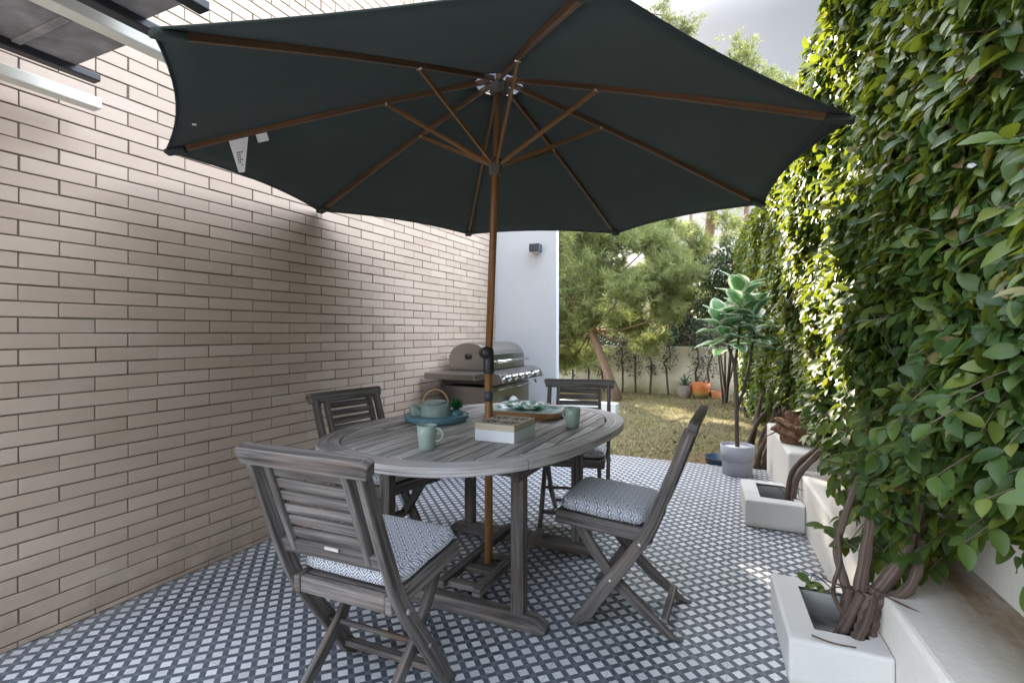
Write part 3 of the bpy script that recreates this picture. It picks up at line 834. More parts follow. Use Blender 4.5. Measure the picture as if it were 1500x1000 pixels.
# ------------------------------------------------------------------ folding chairs
CHAIR_G = 'weathered folding garden chairs round the table'
def post_line(z):
    prof = [(0, .265), (.11, .195), (.22, .12), (.30, .062), (.386, .0), (.48, -.048), (.6, -.095), (.74, -.148), (.9, -.205)]
    for (z0, y0), (z1, y1) in zip(prof, prof[1:]):
        if z <= z1: return y0 + (y1 - y0) * (z - z0) / (z1 - z0)
    return prof[-1][1]
def make_chair(label):
    t = thing('folding_chair', label, 'chair', group=CHAIR_G)
    W = M['grey_wood']
    zs = [-.03, .05, .11, .17, .22, .28, .34, .40, .48, .6, .74, .868]
    for s in (-1, 1):
        mb = MB(); mb.bar([V(s * .214, post_line(max(z, 0)) + (0.02 if z < 0 else 0), z) for z in zs], .026, [.058, .058, .060, .060, .058, .056, .054, .052, .05, .048, .046, .044], side=(1, 0, 0), zmin=.001)
        p = mb.build('post', W, t, .005)
        mb = MB()
        mb.lathe([(0, 0), (.011, .001), (.010, .005), (0, .008)], (s * .227, 0.002, .386), 12, (s, 0, 0)); mb.build('bolt', M['bolt'], p); mb = MB()
        mb.lathe([(0, 0), (.009, .001), (.008, .004), (0, .006)], (s * .227, post_line(.215), .215), 12, (s, 0, 0))
        mb.build('bolt', M['bolt'], p)
    for s in (-1, 1):
        mb = MB(); mb.bar([V(s * .163, .275, .405), V(s * .163, .20, .295), V(s * .163, .128, .205), V(s * .163, 0, .095), V(s * .163, -.115, -.004), V(s * .163, -.15, -.034)], .024, .046, side=(1, 0, 0), zmin=.001)
        mb.build('leg', W, t, .004)
    mb = MB(); mb.bar([V(-.158, -.085, .062), V(.158, -.085, .062)], .03, .022); mb.build('stretcher', W, t, .004)
    mb = MB(); mb.bar([V(-.205, post_line(.075) , .075), V(.205, post_line(.075), .075)], .034, .022); mb.build('stretcher', W, t, .004)
    mb = MB(); mb.tube([V(-.205, .125, .21), V(.205, .125, .21)], .010, 10); mb.build('dowel', M['dark_wood'], t)
    mb = MB()
    mb.bar([V(-.252, -.203, .876), V(-.242, -.204, .879), V(.242, -.204, .879), V(.252, -.203, .876)], [.034, .038, .038, .034], [.046, .058, .058, .046], side=(0, 1, .36)); mb.build('top_rail', W, t, .010, 3)
    fr = MB()
    for s in (-1, 1):
        fr.bar([V(s * .150, post_line(z) + .004, z) for z in (.555, .60, .70, .855)], .022, .036, side=(1, 0, 0))
    fr.bar([V(-.198, post_line(.563) + .002, .563), V(.198, post_line(.563) + .002, .563)], .026, .05, side=(0, 1, .36))
    fr.build('back_frame', W, t, .004)
    sl = MB()
    for k in range(6):
        z = .618 + k * .0425
        a = rnd.uniform(-.0015, .0015)
        sl.bar([V(-.138, post_line(z) + .004, z + a), V(.138, post_line(z) + .004, z - a)], .013, .034, side=(0, 1, .36))
    sl.build('back_slats', W, t, .003)
    mb = MB(); mb.box((.02, post_line(.575) - .019, .585), (.055, .003, .010)); mb.build('name_plate', M['bolt'], t)
    mb = MB()
    for s in (-1, 1): mb.bar([V(s * .187, -.045, .412), V(s * .187, .375, .442)], .026, .058, side=(1, 0, 0))
    mb.bar([V(-.172, -.03, .413), V(.172, -.03, .413)], .024, .054, side=(0, 1, 0))
    mb.bar([V(-.172, .36, .441), V(.172, .36, .441)], .026, .054, side=(0, 1, 0))
    mb.build('seat_frame', W, t, .005)
    mb = MB()
    for k in range(7):
        y = .012 + k * .052
        mb.bar([V(-.172, y, .434 + .0714 * y), V(.172, y, .434 + .0714 * y)], .044, .012, side=(0, 1, 0))
    mb.build('seat_slats', W, t, .003)
    return t
def make_cushion(label):
    t = thing('seat_cushion', label, 'cushion', group='patterned cushions on the folding chairs')
    a, b, h = .200, .188, .034
    def P(u, v, hs=1):
        th = v * 2 * PI; ph = (u - .5) * PI
        ex = .22
        def sp(x, e): return math.copysign(abs(x) ** e, x)
        cu = sp(math.cos(ph), .28)
        x = a * cu * sp(math.cos(th), ex); y = b * cu * sp(math.sin(th), ex)
        dome = (1 - (x / a) ** 2) * (1 - (y / b) ** 2)
        z = h * sp(math.sin(ph), .75) * (1 + .35 * dome * (ph > 0)) + .002 * math.sin(x * 40) * math.cos(y * 33)
        if ph > 0: z -= .005 * math.exp(-((x * x + y * y) / .002))
        return V(x, y, z)
    mb = MB(); mb.sm = True
    base = len(mb.v); nu, nv = 26, 64
    for i in range(nu + 1):
        for j in range(nv): mb.v.append(tuple(P(i / nu, j / nv)))
    for i in range(nu):
        for j in range(nv):
            idx = [base + i * nv + j, base + (i + 1) * nv + j, base + (i + 1) * nv + (j + 1) % nv, base + i * nv + (j + 1) % nv]
            mb.face(idx, [(mb.v[q][0] * (1 + .0 * q) + .35 * (mb.v[q][2] if abs(mb.v[q][0]) > .15 else 0), mb.v[q][1] + (.9 * mb.v[q][2])) for q in idx])
    mb.build('pad', M['cushion'], t)
    mb = MB(); mb.tube([P(.5, k / 64) * 1.004 + V(0, 0, -.004) for k in range(65)], .0038, 6, cap=False); mb.build('piping', M['cushion'], t)
    return t
def place_chair(src, csrc, x, y, rz, label, clabel):
    c = src if src['label'] == label else copy_tree(src)
    c['label'] = label; c.location = (x, y, 0); c.rotation_euler = (0, 0, rz)
    k = csrc if csrc['label'] == clabel else copy_tree(csrc)
    k['label'] = clabel
    f = Matrix.Rotation(rz, 3, 'Z') @ V(0, .172, 0)
    k.location = (x + f.x, y + f.y, .487); k.rotation_euler = (R(4.1) , 0, rz)
    return c
L1 = 'weathered grey folding chair in the foreground with its slatted back to the camera'
K1 = 'blue and white patterned cushion on the foreground chair'
ch = make_chair(L1); cu = make_cushion(K1)
place_chair(ch, cu, -1.185, 1.30, R(1), L1, K1)
place_chair(ch, cu, -.40, 2.335, R(90), 'weathered folding chair standing side on at the right of the table', 'blue and white patterned cushion on the chair right of the table')
place_chair(ch, cu, -1.985, 2.33, R(-100.4), 'weathered folding chair between the table and the brick wall', 'blue and white patterned cushion on the chair by the brick wall, mostly under the table')
place_chair(ch, cu, -1.075, 3.40, R(192.7), 'dark weathered folding chair at the far end of the table towards the lawn', 'blue and white patterned cushion on the far chair by the lawn, almost hidden')

# ------------------------------------------------------------------ things on the table
def mug(x, y, rz, label, hh=.105, r=.043):
    t = thing('mug', label, 'mug', (x, y, ZT + .001), rz, 'sage green stoneware mugs')
    mb = MB(); k = hh / .105
    mb.lathe([(0, 0), (r * .70, 0), (r * .78, .004), (r * .86, .03 * k), (r * .95, .07 * k), (r, hh), (r * .94, hh), (r * .88, .07 * k), (r * .75, .012), (0, .008)], n=40)
    mb.build('cup', M['sage'], t, smooth=False)
    mb = MB(); mb.tube([V(r * .93 - .004, 0, hh * .86), V(r + .018, 0, hh * .88), V(r + .031, 0, hh * .72), V(r + .031, 0, hh * .52), V(r + .016, 0, hh * .36), V(r * .86 - .003, 0, hh * .35)], [.0055, .006, .006, .006, .006, .006], 10)
    h = mb.build('handle', M['sage'], t); sb = h.modifiers.new('Subdivision', 'SUBSURF'); sb.levels = 2; sb.render_levels = 2
    return t
mug(-1.247, 1.835, R(10), 'pale sage green mug nearest the camera with its handle to the right')
mug(-.842, 2.585, R(150), 'grey green mug beside the wooden serving tray at the right')
tr = thing('serving_tray', 'round blue metal tray with raised rim under the teapot', 'tray', (-1.60, 2.45, ZT + .001))
mb = MB(); mb.lathe([(0, 0), (.150, 0), (.172, .008), (.180, .036), (.176, .037), (.168, .012), (.148, .005), (0, .005)], n=64); mb.build('dish', M['blue_metal'], tr)
mb = MB(); mb.lathe([(.178, .034), (.183, .036), (.183, .040), (.176, .040), (.175, .036)], n=64)
for k in range(40):
    a = 2 * PI * k / 40; mb.lathe([(0, -.002), (.005, -.001), (.006, 0), (.005, .001), (0, .002)], (.1785 * math.cos(a), .1785 * math.sin(a), .024), 6, (math.cos(a), math.sin(a), 0))
mb.build('rim', M['blue_metal'], tr)
ZTR = ZT + .0075
tp = thing('teapot', 'grey green stoneware teapot with bent cane handle on the blue tray', 'teapot', (-1.60, 2.44, ZTR), R(24.8))
mb = MB(); mb.lathe([(0, 0), (.080, 0), (.088, .006), (.090, .03), (.084, .078), (.078, .090), (.066, .096), (0, .096)], n=48); mb.build('body', M['teapot'], tp)
mb = MB(); mb.lathe([(0, .0955), (.060, .0955), (.064, .099), (.062, .106), (.050, .110), (.03, .111), (0, .111)], n=40); mb.build('lid', M['teapot'], tp)
mb = MB(); mb.tube([V(-.070, -.02, .030), V(-.092, -.028, .052), V(-.112, -.034, .078), V(-.122, -.037, .088)], [.022, .016, .012, .011], 14); mb.build('spout', M['teapot'], tp)
mb = MB(); mb.tube([V(.072 * math.cos(a) , 0, .088 + .085 * math.sin(a)) for a in [PI * k / 20 for k in range(21)]], .0045, 8); mb.build('handle', M['rattan'], tp)
cp = thing('cup', 'small grey green cup behind the teapot spout on the blue tray', 'cup', (-1.706, 2.410, ZTR))
mb = MB(); mb.lathe([(0, 0), (.030, 0), (.034, .006), (.038, .05), (.040, .082), (.037, .082), (.034, .05), (.028, .01), (0, .008)], n=32); mb.build('bowl', M['sage'], cp)
mb = MB(); mb.tube([V(-.036, .01, .068), V(-.055, .014, .064), V(-.058, .015, .042), V(-.036, .01, .026)], .0045, 8); mb.build('handle', M['sage'], cp)
vs = thing('plant_pot', 'tiny round teal pot with a bright green succulent on the blue tray', 'potted plant', (-1.505, 2.505, ZTR))
mb = MB(); mb.lathe([(0, 0), (.024, 0), (.038, .012), (.043, .03), (.038, .048), (.024, .058), (.020, .06), (.018, .052), (0, .05)], n=32); mb.build('pot', M['teal_ceramic'], vs)
mb = MB(); mb.sm = True
for k in range(46):
    a = k * 2.39996; el = R(88 - 78 * (k / 46) ** .8); d = V(math.cos(a) * math.cos(el), math.sin(a) * math.cos(el), math.sin(el))
    s_ = d.cross(V(0, 0, 1)); s_ = s_.normalized() if s_.length > .01 else V(1, 0, 0); L = .055 + .012 * rnd.random()
    b0 = V(0, 0, .062); w = .011
    base = len(mb.v)
    for p in (b0, b0 + d * L * .45 - s_ * w, b0 + d * L * .55 + d.cross(s_) * .004, b0 + d * L * .45 + s_ * w, b0 + d * L + V(0, 0, .004)): mb.v.append(tuple(p))
    mb.face((base, base + 1, base + 2)); mb.face((base, base + 2, base + 3)); mb.face((base + 1, base + 4, base + 2)); mb.face((base + 2, base + 4, base + 3))
mb.build('leaves', M['succulent'], vs)
bx = thing('decorative_box', 'white square box with carved pale wood lid in the middle of the table', 'box', (-1.051, 2.207, ZT + .001), R(-.5))
mb = MB(); mb.box((0, 0, .026), (.202, .242, .052)); mb.build('body', M['box_white'], bx, .002)
mb = MB(); mb.box((0, 0, .067), (.204, .244, .029)); ld = mb.build('lid', M['box_wood'], bx, .002)
mb = MB()
for k in range(2):
    for j in range(2):
        cx, cy = -.048 + .096 * k, -.058 + .116 * j
        for q in range(12):
            a = q * PI / 6; b = a + PI / 12
            for (r0, r1, w) in ((.012, .026, .05), (.030, .044, .035)):
                p0 = V(cx + r0 * math.cos(a), cy + r0 * math.sin(a), .0822); p1 = V(cx + r1 * math.cos(a + w * 3), cy + r1 * math.sin(a + w * 3), .0822)
                mb.bar([p0, (p0 + p1) / 2 + V(.002, 0, 0), p1], [.002, .0062, .0015], .0012, side=tuple((p1 - p0).cross(V(0, 0, 1))))
mb.build('fretwork', M['box_hole'], ld)
st = thing('wooden_tray', 'rounded rectangular wooden serving tray with marbled enamel top', 'tray', (-1.205, 2.835, ZT + .001), R(2))
def rrect(a, b, r, z, n=8):
    P = []
    for (cx, cy, s0) in ((a - r, b - r, 0), (-a + r, b - r, PI / 2), (-a + r, -b + r, PI), (a - r, -b + r, 3 * PI / 2)):
        for k in range(n + 1): P.append((cx + r * math.cos(s0 + PI / 2 * k / n), cy + r * math.sin(s0 + PI / 2 * k / n), z))
    return P
def loft(mb, rings, cap0=True, cap1=True):
    base = len(mb.v); n = len(rings[0])
    for r_ in rings:
        for p in r_: mb.v.append(p)
    for i in range(len(rings) - 1):
        for k in range(n):
            k2 = (k + 1) % n
            mb.face((base + i * n + k, base + i * n + k2, base + (i + 1) * n + k2, base + (i + 1) * n + k))
    if cap0: mb.face([base + n - 1 - k for k in range(n)])
    if cap1: mb.face([base + (len(rings) - 1) * n + k for k in range(n)])
mb = MB(); loft(mb, [rrect(.205, .135, .07, 0), rrect(.225, .155, .08, .018), rrect(.232, .162, .085, .042), rrect(.222, .152, .08, .042), rrect(.21, .14, .075, .026)]); mb.build('board', M['tray_wood'], st)
mb = MB(); loft(mb, [rrect(.2095, .1395, .075, .0265), rrect(.221, .151, .08, .0415), rrect(.226, .156, .082, .0445), rrect(.218, .148, .08, .0445), rrect(.20, .13, .07, .030)], False, True); mb.build('enamel', M['marble'], st)
pl = thing('patterned_bowl', 'shallow bowl with dark green leaf pattern resting on the wooden tray', 'bowl', (-1.245, 2.90, ZT + .032))
mb = MB(); mb.lathe([(0, 0), (.05, 0), (.105, .012), (.135, .034), (.131, .035), (.10, .017), (.05, .006), (0, .005)], n=48, sx=1.15, sy=.85); mb.build('dish', M['leafprint'], pl)

# ------------------------------------------------------------------ grill
gr = thing('gas_grill', 'stainless steel gas grill with domed hood and row of knobs against the brick wall', 'grill', (-2.32, 4.45, 0))
def G(x, y, z): return V(x + 2.32, y - 4.45, z)
mb = MB(); mb.box(G(-2.33, 4.50, .43), (.50, .86, .66)); mb.build('cabinet', M['steel'], gr, .006)
mb = MB(); mb.box(G(-2.078, 4.29, .44), (.012, .40, .56)); d1 = mb.build('door', M['steel'], gr, .004)
mb = MB(); mb.tube([G(-2.045, 4.14, .735), G(-2.045, 4.46, .735)], .008, 10); mb.build('handle', M['chrome'], d1)
mb = MB(); mb.box(G(-2.078, 4.70, .44), (.012, .40, .56)); d2 = mb.build('door', M['steel'], gr, .004)
mb = MB(); mb.tube([G(-2.045, 4.54, .735), G(-2.045, 4.86, .735)], .008, 10); mb.build('handle', M['chrome'], d2)
mb = MB(); mb.box(G(-2.335, 3.93, .872), (.50, .34, .055)); mb.build('side_shelf', M['steel'], gr, .008)
mb = MB(); mb.box(G(-2.34, 4.53, .84), (.52, .92, .12)); mb.build('firebox', M['steel_dark'], gr, .006)
mb = MB()      # sloping control panel: side profile extruded along y
pr = [(-2.09, .905), (-1.985, .872), (-1.955, .800), (-2.09, .768)]
for y in (4.06, 5.02):
    for (x, z) in pr: mb.v.append(tuple(G(x, y, z)))
mb.face((0, 1, 2, 3)); mb.face((7, 6, 5, 4))
for i in range(4): mb.face((i, (i + 1) % 4, 4 + (i + 1) % 4, 4 + i))
cpn = mb.build('control_panel', M['steel'], gr, .005)
nx = V(.072, 0, .03).normalized()
for y in (4.18, 4.33, 4.48, 4.63, 4.86):
    mb = MB(); mb.lathe([(0, 0), (.034, .001), (.034, .006), (.024, .010), (.022, .034), (.018, .038), (0, .038)], G(-1.968, y, .838), 20, tuple(nx)); mb.build('knob', M['chrome'], cpn)
mb = MB()      # domed hood
NH = 12
prof = [(-2.56, .905)] + [(-2.345 - .215 * math.cos(PI * k / NH), .985 + .175 * math.sin(PI * k / NH) ** .8) for k in range(NH + 1)] + [(-2.13, .905)]
ys = (4.12, 4.14, 4.92, 4.94)
for q, y in enumerate(ys):
    sc = .97 if q in (0, 3) else 1
    for (x, z) in prof: mb.v.append(tuple(G(-2.345 + (x + 2.345) * sc, y, .905 + (z - .905) * sc)))
m_ = len(prof)
mb.face(list(range(m_))); mb.face([3 * m_ + k for k in reversed(range(m_))])
for q in range(3):
    for k in range(m_ - 1): mb.face((q * m_ + k, q * m_ + k + 1, (q + 1) * m_ + k + 1, (q + 1) * m_ + k))
hd = mb.build('hood', M['steel'], gr)
mb = MB(); mb.tube([G(-2.07, 4.17, .985), G(-2.07, 4.89, .985)], .012, 12)
for y in (4.2, 4.86): mb.tube([G(-2.14, y, .975), G(-2.07, y, .985)], .009, 8)
mb.build('handle', M['chrome'], hd)
mb = MB(); mb.lathe([(0, 0), (.03, .001), (.03, .012), (0, .014)], G(-2.345, 4.115, 1.03), 16, (0, -1, 0)); mb.build('badge', M['metal_black'], hd)
for (x, y) in ((-2.52, 4.13), (-2.14, 4.13), (-2.52, 4.87), (-2.14, 4.87)):
    mb = MB(); mb.lathe([(0, -.02), (.045, -.018), (.045, .018), (0, .02)], G(x, y, .046), 16, (1, 0, 0)); mb.box(G(x, y, .075), (.05, .05, .05)); mb.build('wheel', M['metal_black'], gr)
mb = MB(); mb.tube([G(-2.035, 4.955, .765), G(-2.02, 4.965, .735), G(-2.02, 4.99, .728), G(-2.035, 5.0, .765)], .005, 8); mb.build('hook', M['steel_dark'], gr)
hs = thing('garden_hose', 'coil of pale hose hanging on the grill cabinet door', 'hose', (-2.045, 4.43, .575))
mb = MB()
for q in range(3):
    mb.tube([V(.012 + .012 * q, (.10 - .012 * q) * math.cos(a), -.02 + (.085 - .01 * q) * math.sin(a)) for a in [2 * PI * k / 28 for k in range(29)]], .008, 8)
mb.build('coil', M['hose'], hs)

# ------------------------------------------------------------------ potted ficus, bowl, far pots
def pot_prof(r0, r1, h, t=.012): return [(0, 0), (r0, 0), (r0 + .004, .004), (r1, h), (r1 - t, h), (r1 - t - .002, h - .03), (0, h - .031)]
FX, FY = -.088, 4.96
pt = thing('flower_pot', 'smooth round grey flower pot on the terrace edge beside the far planter', 'pot', (FX, FY, .001))
mb = MB(); mb.lathe([(0, 0), (.118, 0), (.122, .004), (.128, .12), (.1285, .123), (.136, .126), (.142, .255), (.130, .255), (.128, .225), (0, .224)], n=48); mb.build('vessel', M['pot_grey'], pt)
mb = MB(); mb.lathe([(0, .2245), (.126, .2245), (.126, .23), (.06, .238), (0, .24)], n=40); mb.build('gravel', M['white_gravel'], pt)
fic = thing('rubber_plant', 'variegated rubber plant with cream edged leaves growing from the grey pot', 'plant', (FX, FY, .235))
mb = MB()
st_main = [V(0, 0, 0), V(-.005, .0, .25), V(-.01, .005, .5), V(-.02, 0, .72), V(-.09, -.01, .95), V(-.14, -.01, 1.12)]
mb.tube(st_main, [.019, .018, .017, .016, .012, .008], 12)
st2 = [V(.0, .03, .2), V(.05, .03, .45), V(.11, .02, .75), V(.14, .0, 1.0), V(.13, -.01, 1.18)]
st2 = [V(-.008, .004, .30), V(.045, .02, .48), V(.10, .02, .75), V(.135, .0, 1.0), V(.12, -.01, 1.16)]
mb.tube(st2, [.013, .012, .011, .010, .007], 10)
st3 = [V(-.02, 0, .72), V(.01, .01, .95), V(.03, .01, 1.2), V(.03, 0, 1.36)]
mb.tube(st3, [.014, .011, .009, .005], 10)
mb.build('trunk', M['bark'], fic)
def big_leaf(mb, base, d, up, L, W, curl):
    d = d.normalized(); s_ = d.cross(up).normalized(); n_ = s_.cross(d).normalized()
    nu, nv = 8, 6; b = len(mb.v)
    for i in range(nu + 1):
        u = i / nu
        w = W * (math.sin(PI * min(1, u * .97 + .03)) ** .75) * (1 - .15 * u)
        c = base + d * (L * u) - n_ * (curl * L * u * u) 
        for j in range(nv + 1):
            v = j / nv * 2 - 1
            mb.v.append(tuple(c + s_ * (w * v) + n_ * (abs(v) * w * .28 + .006 * math.sin(u * 9 + v * 4))))
    for i in range(nu):
        for j in range(nv):
            a = b + i * (nv + 1) + j
            U = lambda i_, j_: (i_ / nu, j_ / nv * 2 - 1)
            mb.face((a, a + 1, a + nv + 2, a + nv + 1), [U(i, j), U(i, j + 1), U(i + 1, j + 1), U(i + 1, j)])
leafmb = None
lr = random.Random(3)
for (stem, n_, z0) in ((st_main, 20, .86), (st2, 17, .88), (st3, 24, .95)):
    for k in range(n_):
        f = k / (n_ - 1)
        zz = z0 + (stem[-1].z - z0 + .02) * f
        p = stem[-1]
        for a_, b_ in zip(stem, stem[1:]):
            if a_.z <= zz <= b_.z: p = a_.lerp(b_, (zz - a_.z) / (b_.z - a_.z))
        az = k * 2.4 + lr.uniform(-.4, .4); el = R(8 + 54 * f + lr.uniform(-18, 14))
        d = V(math.cos(az) * math.cos(el), math.sin(az) * math.cos(el), math.sin(el))
        mbl = MB(); mbl.sm = True
        big_leaf(mbl, p + d * .02, d, V(0, 0, 1), lr.uniform(.20, .28), lr.uniform(.078, .102), lr.uniform(.1, .5))
        mbl.build('leaf', M['ficus_leaf'], fic)
bw = thing('bowl', 'dark blue glazed bowl on the ground behind the grey flower pot', 'bowl', (-.24, 5.33, -.045))
mb = MB(); mb.lathe([(0, 0), (.10, 0), (.13, .03), (.145, .09), (.15, .10), (.140, .10), (.12, .05), (0, .03)], n=36); mb.build('vessel', M['blue_bowl'], bw)

def far_pot(x, y, prof, mat, label, name='flower_pot'):
    t = thing(name, label, 'pot', (x, y, -.045), 0, 'pots along the far wall')
    mb = MB(); mb.lathe(prof, n=32); mb.build('vessel', mat, t)
    return t
far_pot(-1.15, 10.75, pot_prof(.10, .165, .25, .02), M['grey_pot'], 'grey clay pot by the far wall, left of the orange pot')
far_pot(-.845, 10.72, [(0, 0), (.11, 0), (.155, .10), (.175, .22), (.185, .31), (.165, .31), (.155, .25), (0, .24)], M['orange_pot'], 'large orange glazed pot by the far wall')
far_pot(-.57, 10.75, pot_prof(.07, .115, .15, .015), M['terracotta'], 'small terracotta pot by the far wall, right of the orange pot')
ag = thing('agave', 'spiky grey green agave growing in the grey clay pot', 'plant', (-1.15, 10.75, .17))
mb = MB(); mb.sm = True
for k in range(24):
    a = k * 2.4; el = R(80 - 62 * k / 24); d = V(math.cos(a) * math.cos(el), math.sin(a) * math.cos(el), math.sin(el))
    s_ = d.cross(V(0, 0, 1)).normalized(); L = rnd.uniform(.20, .34); b = len(mb.v)
    for p in (s_ * -.016, s_ * .016, d * L * .5 + s_ * .018, d * L * .5 - s_ * .018, d * L + V(0, 0, -.02)): mb.v.append(tuple(p))
    mb.face((b, b + 1, b + 2, b + 3)); mb.face((b + 3, b + 2, b + 4))
mb.build('leaves', M['agave'], ag)

# ------------------------------------------------------------------ foliage engines
def leaf_cloud(name, P, D, Nn, Ls, mat, parent, wratio=.46, fold=.18, droop=.25, fine=False):
    """P base points, D axis directions, Nn normals, Ls lengths: 8-vertex folded leaves"""
    P = np.asarray(P); D = np.asarray(D); Nn = np.asarray(Nn); Ls = np.asarray(Ls)[:, None]
    D = D / np.linalg.norm(D, axis=1, keepdims=True)
    S = np.cross(D, Nn); S /= np.linalg.norm(S, axis=1, keepdims=True) + 1e-9
    U = np.cross(S, D)
    W = Ls * wratio * .5
    secs = ((.12, .52), (.32, .94), (.55, 1.0), (.76, .74), (.91, .36)) if fine else ((.3, .92), (.62, .88))
    rows = [P]
    for (u, w) in secs:
        c = P + D * Ls * u - U * Ls * droop * u * u
        rows += [c - S * W * w + U * W * fold * 1.6 * w, c, c + S * W * w + U * W * fold * 1.6 * w]
    rows.append(P + D * Ls - U * Ls * droop)
    n = len(P); m = len(secs); k = 3 * m + 2
    Vt = np.stack(rows, 1).reshape(-1, 3)
    q = [0, 2, 1, 0, 3, 2]; lt = [3, 3]
    for i in range(m - 1):
        o = 1 + 3 * i; q += [o, o + 1, o + 4, o + 3, o + 1, o + 2, o + 5, o + 4]; lt += [4, 4]
    o = 1 + 3 * (m - 1); q += [o, o + 1, k - 1, o + 1, o + 2, k - 1]; lt += [3, 3]
    F = (np.arange(n)[:, None] * k + np.array(q)[None, :]).ravel()
    return np_mesh(name, Vt, F, np.tile(lt, n), mat, parent)

def needle_tufts(name, P, D, L, mat, parent, per=14, width=.006, spread=.7, seed=0, org=(0, 0, 0)):
    g = np.random.default_rng(seed)
    P = np.repeat(np.asarray(P) - np.asarray(org), per, 0); D = np.repeat(np.asarray(D), per, 0); L = np.repeat(np.asarray(L), per)[:, None]
    n = len(P)
    d = D + g.normal(0, spread, (n, 3)); d /= np.linalg.norm(d, axis=1, keepdims=True)
    base = P + D * (g.uniform(-.5, .4, (n, 1)) * L * .8)
    s = np.cross(d, g.normal(0, 1, (n, 3))); s /= np.linalg.norm(s, axis=1, keepdims=True) + 1e-9
    L2 = L * g.uniform(.6, 1.1, (n, 1))
    Vt = np.stack([base - s * width / 2, base + s * width / 2, base + d * L2 + np.array([0, 0, -.01])], 1).reshape(-1, 3)
    F = np.arange(n * 3)
    return np_mesh(name, Vt, F, np.full(n, 3), mat, parent)

G_ = np.random.default_rng(11)
def pine(label, x, y, trunk, clumps, ntuft, mat, seed, L=.16, width=.007, per=14, group=None, name='pine_tree', bark='pine_bark', spread=.7):
    """trunk: list of (dx,dy,z,r); clumps: list of (cx,cy,cz,rx,ry,rz) world"""
    t = thing(name, label, 'tree', (x, y, -.045), 0, group)
    org = np.array([x, y, -.045]); g = np.random.default_rng(seed)
    mb = MB(); mb.tube([V(a, b, c) for (a, b, c, r) in trunk], [r for (_, _, _, r) in trunk], 12)
    tp = [np.array([a, b, c]) for (a, b, c, r) in trunk]
    P = []; D = []
    tot = sum((c[3] * c[4] * c[5]) ** .67 for c in clumps)
    for c in clumps:
        cc = np.array(c[:3]) - org; rr = np.array(c[3:6])
        # limb from the trunk to the clump
        k = min(range(len(tp)), key=lambda i: np.linalg.norm(tp[i] - cc) + (0 if tp[i][2] < cc[2] + .2 else 2) + (3 if tp[i][2] < .9 else 0))
        a = tp[k]; mid = (a + cc) / 2 + np.array([0, 0, -.08 * np.linalg.norm(cc - a)]) + g.normal(0, .05, 3)
        mb.tube([V(*a), V(*mid), V(*cc)], [max(.012, trunk[k][3] * .4), .018, .008], 7)
        m = int(ntuft * (c[3] * c[4] * c[5]) ** .67 / tot)
        nb = max(5, m // 22)
        for b in range(nb):
            d = g.normal(0, 1, 3); d /= np.linalg.norm(d); d[2] = d[2] * .8 + .15
            e = cc + d * rr * g.uniform(.55, 1.05)
            s0 = cc + d * rr * .1
            mb.tube([V(*s0), V(*((s0 + e) / 2 + g.normal(0, .04, 3))), V(*e)], [.009, .006, .003], 5, cap=False)
            for q in range(22):
                f = g.uniform(.25, 1.0); p = s0 + (e - s0) * f + g.normal(0, .085, 3)
                P.append(p); dd = d * .8 + g.normal(0, .45, 3) + np.array([0, 0, .35]); D.append(dd / np.linalg.norm(dd))
    mb.build('trunk', M[bark], t)
    needle_tufts('crown', P, D, g.uniform(L * .7, L * 1.2, len(P)), mat, t, per, width, spread, seed)
    return t

# ------------------------------------------------------------------ trees beyond the terrace
def px2(px, y):      # x where the sight line of picture column px crosses depth y
    a = math.atan((px - 750) / 750.0) - math.atan(346 / 750.0)
    return y * math.tan(a)
def pz(px, py, y):   # height there
    x = px2(px, y); yaw = math.atan(346 / 750.0)
    d = -x * math.sin(yaw) + y * math.cos(yaw)
    return 1.25 - (py - 487) / 750.0 * d
def clump(px, py, y, rx, ry=None, rz=None):
    return (px2(px, y), y, pz(px, py, y), rx, ry or rx, rz or rx * .75)
PG = 'pines beyond the lawn'
bx_, by_ = px2(905, 9.7), 9.7
tx_, tz_ = px2(866, 9.9), pz(866, 480, 9.9)
pine('bushy yellow green pine leaning left over the lawn beside the white wall', bx_, by_,
     [(0, 0, 0, .10), (.35 * (tx_ - bx_), .05, .5, .085), (tx_ - bx_, .2, tz_, .072), (tx_ - bx_ - .1, .25, 2.2, .06), (tx_ - bx_ + .05, .3, 3.2, .045), (tx_ - bx_ + .1, .3, 4.2, .02)],
     [clump(835, 440, 9.4, .8), clump(870, 400, 9.3, .8), clump(915, 430, 9.2, .75), clump(955, 420, 9.5, .7), clump(850, 360, 9.8, .9), clump(900, 350, 9.6, .9),
      clump(945, 365, 9.6, .7), clump(975, 440, 9.8, .6), clump(830, 490, 9.9, .6), clump(880, 470, 9.6, .6), clump(930, 475, 9.8, .55), clump(860, 310, 10, .9), clump(930, 310, 10, .8), clump(800, 380, 10.2, 1.0), clump(770, 450, 9.5, .9), clump(785, 500, 9.6, .8), clump(760, 390, 9.7, 1.0), clump(740, 460, 10, 1.0), clump(765, 340, 10, 1.0), clump(730, 400, 9.6, 1.1), clump(712, 345, 9.8, 1.1), clump(742, 350, 9.6, 1.0), clump(985, 400, 9.4, .6), clump(962, 468, 9.3, .5), clump(700, 430, 9.8, 1.1), clump(722, 370, 9.3, 1.0), clump(735, 385, 10.1, 1.0), clump(718, 400, 10.4, 1.0), clump(850, 515, 10.2, .5), clump(945, 500, 10.3, .45), clump(830, 530, 10.4, .4), clump(860, 300, 11, 1.0), clump(915, 290, 11, 1.0), clump(890, 240, 11, .9), clump(950, 300, 11.2, .8), clump(980, 330, 11, .5), clump(900, 260, 10.2, .8), clump(990, 390, 10, .5)],  # unseen clumps behind the wall and parasol added to block low sun
     14500, M['pine_needle'], 5, .19, .010, 24, PG)
